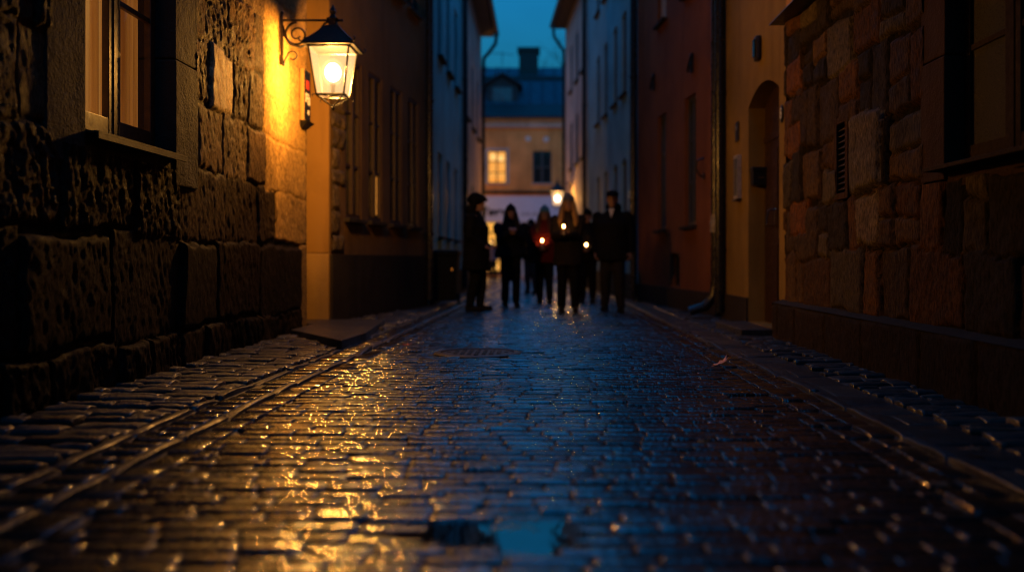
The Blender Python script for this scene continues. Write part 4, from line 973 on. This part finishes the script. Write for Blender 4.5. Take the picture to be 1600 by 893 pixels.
def dormer(x0, x1):
    xm = (x0 + x1) / 2
    d = MB().box((x0, FY + .45, 7.3), (x1, FY + 2.4, 8.35)).add([(x0, FY + .45, 8.35), (x1, FY + .45, 8.35), (xm, FY + .45, 8.75), (x0, FY + 2.4, 8.35), (x1, FY + 2.4, 8.35), (xm, FY + 2.4, 8.75)], [(0, 1, 2), (5, 4, 3)]).build('dormer', 'roof_dark', fa)
    MB().add([(x0 - .2, FY + .25, 8.3), (xm, FY + .25, 8.82), (x1 + .2, FY + .25, 8.3), (x1 + .2, FY + 2.6, 8.3), (xm, FY + 2.6, 8.82), (x0 - .2, FY + 2.6, 8.3), (x0 - .2, FY + .25, 8.38), (xm, FY + .25, 8.90), (x1 + .2, FY + .25, 8.38), (x1 + .2, FY + 2.6, 8.38), (xm, FY + 2.6, 8.90), (x0 - .2, FY + 2.6, 8.38)], [(0, 1, 4, 5), (1, 2, 3, 4), (11, 10, 7, 6), (10, 9, 8, 7), (0, 6, 7, 1), (1, 7, 8, 2), (2, 8, 9, 3), (5, 4, 10, 11), (4, 3, 9, 10), (0, 5, 11, 6)]).build('dormer_roof', 'roof_dark', d)
    fd = Front((x0, FY + .45), (x1, FY + .45), (0, 1)); w_ = x1 - x0
    MB().box((w_ * .22, -.03, 7.5), (w_ * .78, -.012, 8.22), fd.T()).build('dormer_window', 'glass_sky', d)
    f_ = MB()
    for (a, b, c, e_) in ((.18, .22, 7.46, 8.26), (.78, .82, 7.46, 8.26), (.22, .78, 7.46, 7.5), (.22, .78, 8.22, 8.26), (.48, .52, 7.5, 8.22)): f_.box((w_ * a, -.05, c), (w_ * b, -.004, e_), fd.T())
    f_.build('dormer_frame', 'frame_grey', d)
dormer(-2.35, -1.0); dormer(3.0, 4.4); dormer(-6.4, -5.0)
ch = MB().box((-1.0, FY + 2.6, 8.9), (-.12, FY + 3.6, 10.35)).build('chimney', 'roof_tile', fa)
MB().box((-1.08, FY + 2.52, 10.352), (-.04, FY + 3.68, 10.5)).build('chimney_cap', 'roof_dark', ch)
an = empty('roof_antenna', (-1.85, FY + 4.6, 9.9), 'thin television antenna on the far roof beside the chimney', 'antenna')
MB().tube([(-1.85, FY + 4.6, 9.8), (-1.85, FY + 4.6, 10.75)], .016, 6).build('mast', 'iron', an)
ab = MB(); ab.tube([(-2.5, FY + 4.6, 10.68), (-1.3, FY + 4.6, 10.60)], .012, 6)
for k in range(6): ab.tube([(-2.45 + k * .22, FY + 4.35, 10.68 - k * .014), (-2.45 + k * .22, FY + 4.85, 10.68 - k * .014)], .008, 5)
ab.build('aerial', 'iron', an)
# bare tree behind the roof
tr_ = empty('bare_tree', (.3, 56, 0), 'bare winter tree rising behind the far roof ridge', 'tree')
MB().tube([(.3, 56, 0), (.35, 56, 5), (.3, 56, 9)], [.28, .2, .13], 8).build('trunk', 'bark', tr_, smooth=True)
cr = MB(); rt = random.Random(5)
def branch(p, d, l, r0, lev):
    q = [p]; dd = Vector(d)
    for k in range(3): dd = (dd + Vector((rt.uniform(-.25, .25), rt.uniform(-.25, .25), rt.uniform(-.05, .2)))).normalized(); q.append(q[-1] + dd * l / 3)
    cr.tube(q, [r0, r0 * .8, r0 * .6, r0 * .35], 5)
    if lev:
        for k in range(4): branch(q[rt.choice((1, 2, 3))], (dd + Vector((rt.uniform(-.9, .9), rt.uniform(-.9, .9), rt.uniform(-.2, .5)))).normalized(), l * .62, r0 * .5, lev - 1)
for k in range(6): branch(Vector((.3, 56, rt.uniform(7, 9))), (rt.uniform(-.8, .8), rt.uniform(-.8, .8), .9), 3.0, .07, 3)
cr.build('crown', 'bark', tr_)

# unseen house on the square, added with its lantern to light the far front
l5 = empty('added_square_house', (-5.2, 36, 0), 'unseen ochre house added round the corner on the little square', 'house')
F5 = Front((-5.2, 33.2), (-5.2, 39.9), (-1, 0)); op = [(1.2, 2.0, 1.2, 2.8, .12, 0), (4.4, 5.2, 1.2, 2.8, .12, 0), (1.2, 2.0, 4.2, 5.8, .12, 0), (4.4, 5.2, 4.2, 5.8, .12, 0)]
F5.walls('wall', 'plaster_yellow', l5, -.05, 8.0, op)
for o in op: F5.window(l5, *o[:4], .12)
eave(F5, l5, 8.0, e0=0, e1=0)
lantern(-5.2, 35.2, 3.0, 1, 'unseen lit lantern added round the corner of the little square to light the far front', 'wrought iron wall lanterns', 413)

# ------------------------------------------------------------------ wheelie bin
bn = empty('waste_bin', (-1.6, 16.1, 0), 'black wheeled waste bin standing by the pale blue house', 'bin')
bx, by = -1.66, 16.15
def ringb(hw, hd, z): return [(bx - hw, by - hd, z), (bx + hw, by - hd, z), (bx + hw, by + hd, z), (bx - hw, by + hd, z)]
MB().loft([ringb(.19, .22, .07), ringb(.235, .28, .84), ringb(.25, .30, .845), ringb(.25, .30, .875)]).build('body', 'bin_plastic', bn, bevel=.015)
MB().loft([ringb(.258, .31, .878), ringb(.258, .31, .91), ringb(.21, .25, .945)]).tube([(bx - .2, by + .33, .9), (bx + .2, by + .33, .9)], .018, 8).build('lid', 'bin_plastic', bn, bevel=.012)
for u in (-1, 1):
    w_ = MB().lathe([(.02, -.022), (.085, -.022), (.098, -.012), (.098, .012), (.085, .022), (.02, .022)], (0, 0, 0), 20).build('wheel', 'bin_plastic', bn, autosmooth=40); w_.matrix_basis = Matrix.Translation((bx + u * .215, by + .17, .098)) @ Matrix.Rotation(R(90), 4, 'Y')
q = MB().lathe([(0, 0), (.025, 0), (.025, .008), (0, .01)], (0, 0, 0), 14).build('badge', 'brass', bn); q.matrix_basis = Matrix.Translation((bx + .14, by - .262, .60)) @ Matrix.Rotation(R(90), 4, 'X')

# ------------------------------------------------------------------ people
DG = bpy.context.evaluated_depsgraph_get
def remesh(mb, name, mat, parent, mw, voxel=.016, smooth_it=6, fold=0.0, seed=0):
    me = mb.mesh(name); bm = bmesh.new(); bm.from_mesh(me); bmesh.ops.recalc_face_normals(bm, faces=bm.faces); bm.to_mesh(me); bm.free()
    t = bpy.data.objects.new(name, me); C.objects.link(t)
    m_ = t.modifiers.new('r', 'REMESH'); m_.mode = 'VOXEL'; m_.voxel_size = voxel; m_.use_smooth_shade = True
    s_ = t.modifiers.new('s', 'SMOOTH'); s_.iterations = smooth_it; s_.factor = .5
    bpy.context.view_layer.update()
    out = bpy.data.meshes.new_from_object(t.evaluated_get(DG())); bpy.data.objects.remove(t); bpy.data.meshes.remove(me)
    if fold:
        n = len(out.vertices); co = np.zeros(n * 3, np.float32); no = np.zeros(n * 3, np.float32); out.vertices.foreach_get('co', co); out.vertex_normals.foreach_get('vector', no)
        co = co.reshape(-1, 3); no = no.reshape(-1, 3)
        f = fbm(co[:, 0] * 7 + co[:, 1] * 5 + seed, co[:, 2] * 9 + co[:, 1] * 3, seed, 3); co += no * (f * fold)[:, None]
        out.vertices.foreach_set('co', co.ravel()); out.update()
    out.name = name
    o = link(name, out, mat, parent, smooth=True); o.matrix_basis = mw
    return o
def ik(sh, wr, l1, l2, pole):
    sh = Vector(sh); wr = Vector(wr); d = wr - sh; L_ = min(d.length, (l1 + l2) * .995); dn = d.normalized(); wr = sh + dn * L_
    a = (l1 * l1 - l2 * l2 + L_ * L_) / (2 * L_); h = math.sqrt(max(0, l1 * l1 - a * a)); p = Vector(pole); p = (p - dn * p.dot(dn)).normalized()
    return sh + dn * a + p * h, wr
def oval(c, rx, ry, n=20): return [(c[0] + rx * math.cos(2 * PI * k / n), c[1] + ry * math.sin(2 * PI * k / n), c[2]) for k in range(n)]
def hand(mb, w, d, palm, grip):
    """palm, four unequal bent fingers and a thumb; d along the forearm, palm the way the palm faces"""
    d = Vector(d).normalized(); palm = Vector(palm); palm = (palm - d * palm.dot(d)).normalized(); side = d.cross(palm)
    w = Vector(w)
    for k in (-1, -.33, .33, 1): mb.cap(w + side * .012 * k, w + d * .085 + side * .028 * k, .017, .013, 8)
    for k, (off, ln) in enumerate(((-.033, .075), (-.011, .085), (.011, .08), (.033, .06))):
        b0 = w + d * .088 + side * off; c1 = (d * math.cos(grip * .6) + palm * math.sin(grip * .6)); c2 = (d * math.cos(grip * 1.4) + palm * math.sin(grip * 1.4)); c3 = (d * math.cos(grip * 2.0) + palm * math.sin(grip * 2.0))
        p1 = b0 + c1 * ln * .42; p2 = p1 + c2 * ln * .32; p3 = p2 + c3 * ln * .26
        mb.cap(b0, p1, .0095, .009, 8); mb.cap(p1, p2, .009, .0085, 8); mb.cap(p2, p3, .0085, .0075, 8)
    t0 = w + d * .03 + side * -.028 + palm * .008; t1 = t0 + (d * .6 - side * .7 + palm * .5).normalized() * .04; t2 = t1 + (d * .8 + palm * .6).normalized() * .032
    mb.cap(t0, t1, .013, .0105, 8); mb.cap(t1, t2, .0105, .009, 8)
def person(px, Y, H, yaw, label, coat='coat_black', trousers='trouser_black', hat=None, hair='hair_dark', longhair=False, hem=.80, lh=None, rh=None, build=1.0, look=0.0, stance=.10, brim=False, step=0.0, collar=None, hood=False, grip=.7):
    """faces -y at yaw 0; lh/rh are hand targets (x, y, z) in the figure's own metres at 1.75 m"""
    X = (px - VX) / FPX * Y
    e = empty('person', (X, Y, 0), label, 'person', 'people gathered in the alley')
    k = H / 1.75
    mw = Matrix.Translation((X, Y, 0)) @ Matrix.Rotation(yaw, 4, 'Z') @ Matrix.Diagonal((k, k, k, 1))
    lh = lh or (.27, -.04, .80); rh = rh or (-.27, -.04, .80); b = build
    shl, shr = (.185 * b, .01, 1.41), (-.185 * b, .01, 1.41)
    el, wl_ = ik(shl, lh, .285, .26, (.30, .5, -.8)); er, wr_ = ik(shr, rh, .285, .26, (-.30, .5, -.8))
    hipl, hipr = (.085, 0, .92), (-.085, 0, .92); anl, anr = (stance, .02 - step, .085), (-stance, .02 + step, .085)
    knl = ((hipl[0] + anl[0]) / 2, -.035 - step * .5, .49); knr = ((hipr[0] + anr[0]) / 2, -.035 + step * .5, .49)
    hc = Vector((0, -.02, 1.635)); Rl = Matrix.Rotation(look, 3, 'Z')
    hp = lambda x, y, z: hc + Rl @ Vector((x, y, z))
    # body: one continuous surface
    B = MB()
    B.ell(hc + Vector((0, .012, .022)), (.076, .094, .098)); B.cap(hp(0, -.045, -.075), hp(0, -.02, -.04), .045, .062)
    B.cap(hp(0, -.098, -.012), hp(0, -.082, .03), .015, .010, 8); B.ell(hp(.077, .012, -.012), (.012, .022, .032), 10, 8); B.ell(hp(-.077, .012, -.012), (.012, .022, .032), 10, 8)
    B.cap(hp(-.02, -.085, -.055), hp(.02, -.085, -.055), .011, .011, 8)
    B.cap((0, .02, 1.42), (0, .0, 1.57), .062, .054)
    B.loft([oval((0, 0, .84), .13, .09), oval((0, 0, .95), .15, .105), oval((0, 0, 1.1), .13, .09), oval((0, .005, 1.28), .155 * b, .105), oval((0, .01, 1.40), .16 * b, .085), oval((0, .01, 1.47), .08, .06)])
    for sh, el_, w_, pl_ in ((shl, el, wl_, (-1, 0, 0)), (shr, er, wr_, (1, 0, 0))):
        B.cap(sh, el_, .052, .042); B.cap(el_, w_, .041, .026)
        d_ = (Vector(w_) - Vector(el_)).normalized(); raised = d_.y < -.35 or abs(d_.x) > .5
        hand(B, w_, (d_ + (Vector((0, 0, .3)) if raised else Vector((0, -.15, 0)))), (0, 0, 1) if raised and d_.z < .4 else pl_, grip)
    for hp_, kn, an_ in ((hipl, knl, anl), (hipr, knr, anr)):
        B.cap(hp_, kn, .082, .056); B.cap(kn, an_, .054, .036); B.cap((an_[0], an_[1], .06), (an_[0] * 1.1, an_[1] - .12, .04), .03, .022)
    body = remesh(B, 'body', 'skin', e, mw, .0085, 2)
    for u in (-1, 1):
        MB().ell(hp(u * .031, -.084, .012), (.013, .009, .008), 10, 8).build('eye', 'eye', e, smooth=True).matrix_basis = mw
    MB().ell(hp(0, -.097, -.052), (.022, .006, .007), 10, 8).build('mouth', 'lip', e, smooth=True).matrix_basis = mw
    # trousers
    Tt = MB(); Tt.loft([oval((0, 0, .82), .15, .115), oval((0, 0, .95), .165, .12), oval((0, 0, 1.06), .15, .11)])
    for hp_, kn, an_ in ((hipl, knl, anl), (hipr, knr, anr)): Tt.cap(hp_, kn, .108, .084); Tt.cap(kn, (an_[0], an_[1], .10), .082, .068)
    remesh(Tt, 'trousers', trousers, e, mw, .016, 4, .02, int(px))
    for an_ in (anl, anr):
        s_ = MB(); s_.cap((an_[0], an_[1] + .03, .048), (an_[0] * 1.12, an_[1] - .16, .036), .046, .040); s_.cap((an_[0], an_[1], .05), (an_[0], an_[1], .13), .046, .05); s_.box((an_[0] - .042, an_[1] - .19, .001), (an_[0] + .042 + .01, an_[1] + .07, .03))
        remesh(s_, 'shoe', 'shoe', e, mw, .011, 3)
    # coat with sleeves
    K_ = MB(); flare = .02 * (1.1 - hem)
    by = .45 + .55 * b
    rg = [oval((0, 0, hem), .205 * b + flare, .158 * by + flare), oval((0, 0, hem + .12), .205 * b + flare * .6, .158 * by + flare * .6)]
    if hem < .95: rg.append(oval((0, 0, .98), .200 * b, .156 * by))
    rg += [oval((0, 0, 1.10), .192 * b, .148 * by), oval((0, 0, 1.27), .205 * b, .152 * by), oval((0, .01, 1.385), .195 * b, .12), oval((0, .01, 1.45), .13, .09), oval((0, .01, 1.50), .078, .076), oval((0, .005, 1.535), .080, .082)]
    K_.loft(rg)
    for sh, el_, w_ in ((shl, el, wl_), (shr, er, wr_)):
        K_.cap((sh[0] * .93, sh[1], sh[2] - .025), el_, .086, .078); K_.cap(el_, Vector(el_).lerp(Vector(w_), .97), .076, .056)
    if hood: K_.cap((-.05, .08, 1.52), (.05, .08, 1.52), .07, .07)
    c_ = remesh(K_, 'coat', coat, e, mw, .015, 3, .035, int(px) + 5)
    if collar: MB().add([(-.045, -.105, 1.50), (.045, -.105, 1.50), (0, -.155, 1.36), (-.045, -.08, 1.50), (.045, -.08, 1.50), (0, -.13, 1.36)], [(0, 2, 1), (3, 4, 5), (0, 3, 5, 2), (1, 2, 5, 4), (0, 1, 4, 3)]).build('collar', collar, e).matrix_basis = mw
    # hair
    Hh = MB(); Hh.ell(hc + Rl @ Vector((0, .028, .032)), (.086, .092, .098))
    if longhair:
        for u in (-1, 1): Hh.tube([hp(u * .07, -.02, .04), hp(u * .088, -.03, -.06), hp(u * .105, -.055, -.16), hp(u * .12, -.09, -.27), hp(u * .115, -.11, -.36)], [.03, .042, .048, .042, .016], 10)
        Hh.loft([[tuple(hp(.09 * math.cos(t), .05 + .055 * math.sin(t), .02)) for t in np.linspace(0, 2 * PI, 15)[:-1]], [tuple(hp(.125 * math.cos(t), .075 + .06 * math.sin(t), -.15)) for t in np.linspace(0, 2 * PI, 15)[:-1]], [tuple(hp(.11 * math.cos(t), .10 + .05 * math.sin(t), -.30)) for t in np.linspace(0, 2 * PI, 15)[:-1]]])
    remesh(Hh, 'hair', hair, e, mw, .011, 3, .012, 3)
    if hat:
        h_ = MB()
        if brim == 'fur':
            h_.ell(hc + Vector((0, .03, .06)), (.118, .128, .115)); h_.cap(hp(-.04, -.10, .07), hp(.04, -.10, .07), .042, .042); h_.cap(hp(-.03, -.145, .05), hp(.03, -.145, .05), .02, .02); h_.cap((-.03, .07, 1.54), (.03, .07, 1.54), .09, .09); h_.cap(hp(.09, .02, .03), hp(.085, .02, -.06), .035, .03); h_.cap(hp(-.09, .02, .03), hp(-.085, .02, -.06), .035, .03)
        elif brim:
            h_.ell(hc + Vector((0, .012, .078)), (.096, .108, .062)); h_.cap(hp(-.045, -.10, .058), hp(.045, -.10, .058), .022, .022); h_.cap(hp(-.03, -.135, .05), hp(.03, -.135, .05), .014, .014)
        else:
            h_.ell(hc + Vector((0, .014, .072)), (.091, .102, .085)); h_.loft([oval(hc + Vector((0, .012, .035)), .094, .108), oval(hc + Vector((0, .012, .075)), .097, .110)]); h_.ell(hc + Vector((0, .014, .160)), (.025, .025, .022))
        remesh(h_, 'hat', hat, e, mw, .010, 2, .006, 9)
    return e, mw
def candle(mw, p, label):
    p = mw @ Vector(p); x, y, z = p
    e = empty('candle', (x, y, z - .10), label, 'candle', 'lit candles held by the people')
    MB().lathe([(.0, -.10), (.011, -.10), (.0105, 0), (.004, .002), (.0, .002)], p, 12).build('wax_stick', 'wax', e, autosmooth=40)
    MB().lathe([(.0115, -.040), (.036, -.018), (.038, -.016), (.0118, -.036)], p, 18).build('drip_guard', 'paper', e, smooth=True)
    MB().lathe([(.002, .006), (.0068, .012), (.0085, .019), (.006, .028), (.0025, .037), (.0005, .043)], p, 10).build('flame', 'flame', e, smooth=True)
person(744, 14.1, 1.74, R(80), 'person in profile wearing a dark fur cap and long dark coat, beside the waste bin', 'coat_black', 'trouser_black', 'wool_black', 'hair_dark', False, .62, (.2, -.16, .98), (-.2, -.16, .98), 1.50, 0, .09, 'fur', .06)
person(798, 15.5, 1.66, R(8), 'person in a black jacket and dark woolly hat with hands held together at the chest', 'coat_navy', 'trouser_black', 'wool_black', 'hair_dark', True, .86, (.045, -.27, 1.27), (-.045, -.27, 1.27), 1.38, 0, .095, False, .05, hood=True)
person(830, 21.2, 1.66, R(-20), 'person in dark clothes standing behind, between the navy and the red jackets', 'coat_black', 'jeans', 'wool_black', 'hair_dark', False, .80, None, None, 1.0, 0, .09)
e4, m4 = person(851, 16.6, 1.70, R(-6), 'person with blue woolly hat and long brown hair in a red jacket holding a candle', 'coat_red', 'trouser_black', 'wool_blue', 'hair_brown', True, .74, (.03, -.27, 1.03), (-.06, -.27, 1.00), 1.36, 0, .095, False, .05)
candle(m4, (-.01, -.35, 1.12), 'burning candle held before the red jacket')
e5, m5 = person(888, 13.8, 1.72, R(-4), 'person with grey woolly hat and long blond hair holding a candle at chest height', 'coat_brown', 'trouser_black', 'wool_grey', 'hair_blond', True, .70, (.0, -.28, 1.16), (-.09, -.30, 1.16), 1.08, 0, .105, False, .05)
candle(m5, (-.05, -.39, 1.255), 'burning candle held by the person with long blond hair')
e7, m7 = person(918, 16.9, 1.66, R(-10), 'person in black mostly hidden between the blond person and the tall man', 'coat_black', 'trouser_black', 'wool_black', 'hair_dark', False, .78, (.06, -.30, 1.0), (-.02, -.30, 1.0), .95)
candle(m7, (.02, -.38, 1.075), 'burning candle glowing in the gap between the blond person and the tall man')
person(957, 14.0, 1.80, R(-12), 'tall broad person in a flat cap and black coat with pale shirt collar', 'coat_black', 'trouser_grey', 'wool_black', 'hair_dark', False, .74, (.27, -.03, .82), (-.24, -.08, .84), 1.30, .1, .12, True, .04, 'shirt', hood=True)
person(770, 38.0, 1.62, R(30), 'small distant person in a lilac grey coat before the glowing tavern door', 'coat_dusk', 'trouser_black', None, 'hair_dark', False, .78)

# ------------------------------------------------------------------ sky, light, camera
w = bpy.data.worlds.new('World'); sc.world = w; w.use_nodes = True; nt = w.node_tree; nt.nodes.clear()
sky = N(nt, 'ShaderNodeTexSky', sky_type='NISHITA'); sky.sun_disc = False; sky.sun_elevation = R(-2.5); sky.sun_rotation = R(150); sky.air_density = 1.0; sky.dust_density = .6; sky.ozone_density = 3.0
tint = mixc(nt, 1.0, sky.outputs[0], (.035, .86, .80), 'MULTIPLY')
gm = N(nt, 'ShaderNodeNewGeometry'); sp = N(nt, 'ShaderNodeSeparateXYZ'); L(nt, gm.outputs['Incoming'], sp.inputs[0])
up = maprange(nt, sp.outputs['Z'], -.25, -1.0, 1.0, 3.4)
cl = noise(nt, coords(nt, (1, 1, 2.5), 'Generated'), 3.0, 4)
up2 = N(nt, 'ShaderNodeMath', operation='MULTIPLY'); L(nt, up, up2.inputs[0]); L(nt, maprange(nt, cl, .3, .7, .84, 1.16), up2.inputs[1])
tint = mixc(nt, 1.0, tint, up2.outputs[0], 'MULTIPLY')
bg = N(nt, 'ShaderNodeBackground'); bg.inputs['Strength'].default_value = 6.0; L(nt, tint, bg.inputs['Color'])
o = N(nt, 'ShaderNodeOutputWorld'); L(nt, bg.outputs[0], o.inputs[0])

cam = bpy.data.cameras.new('camera'); co_ = bpy.data.objects.new('camera', cam); C.objects.link(co_); sc.camera = co_
co_.location = (0, 0, CH); co_.rotation_euler = (R(90), 0, 0)
cam.sensor_width = 36; cam.lens = 36 * FPX / 1600; cam.shift_x = -(VX - 800) / 1600; cam.shift_y = -(446.5 - VY) / 1600
cam.clip_end = 1500; cam.clip_start = .05
cam.dof.use_dof = True; cam.dof.focus_distance = 6.2; cam.dof.aperture_fstop = .78
sc.render.engine = 'CYCLES'; sc.cycles.use_denoising = True; sc.cycles.denoising_prefilter = 'ACCURATE'; sc.cycles.denoising_input_passes = 'RGB_ALBEDO_NORMAL'; sc.cycles.use_adaptive_sampling = False
sc.cycles.sample_clamp_indirect = 3.0
for n_ in ('curtain', 'lit_blind', 'lit_ball', 'shop_ball', 'glass_glow', 'bulb_glow', 'lantern_glass', 'globe_glow'): M[n_].cycles.emission_sampling = 'NONE'
sc.cycles.filter_width = 1.15; sc.cycles.max_bounces = 6; sc.cycles.transparent_max_bounces = 12; sc.cycles.caustics_reflective = False; sc.cycles.caustics_refractive = False
vs_ = sc.view_settings; vs_.view_transform = 'Standard'; vs_.look = 'None'; vs_.exposure = 0; vs_.gamma = 1
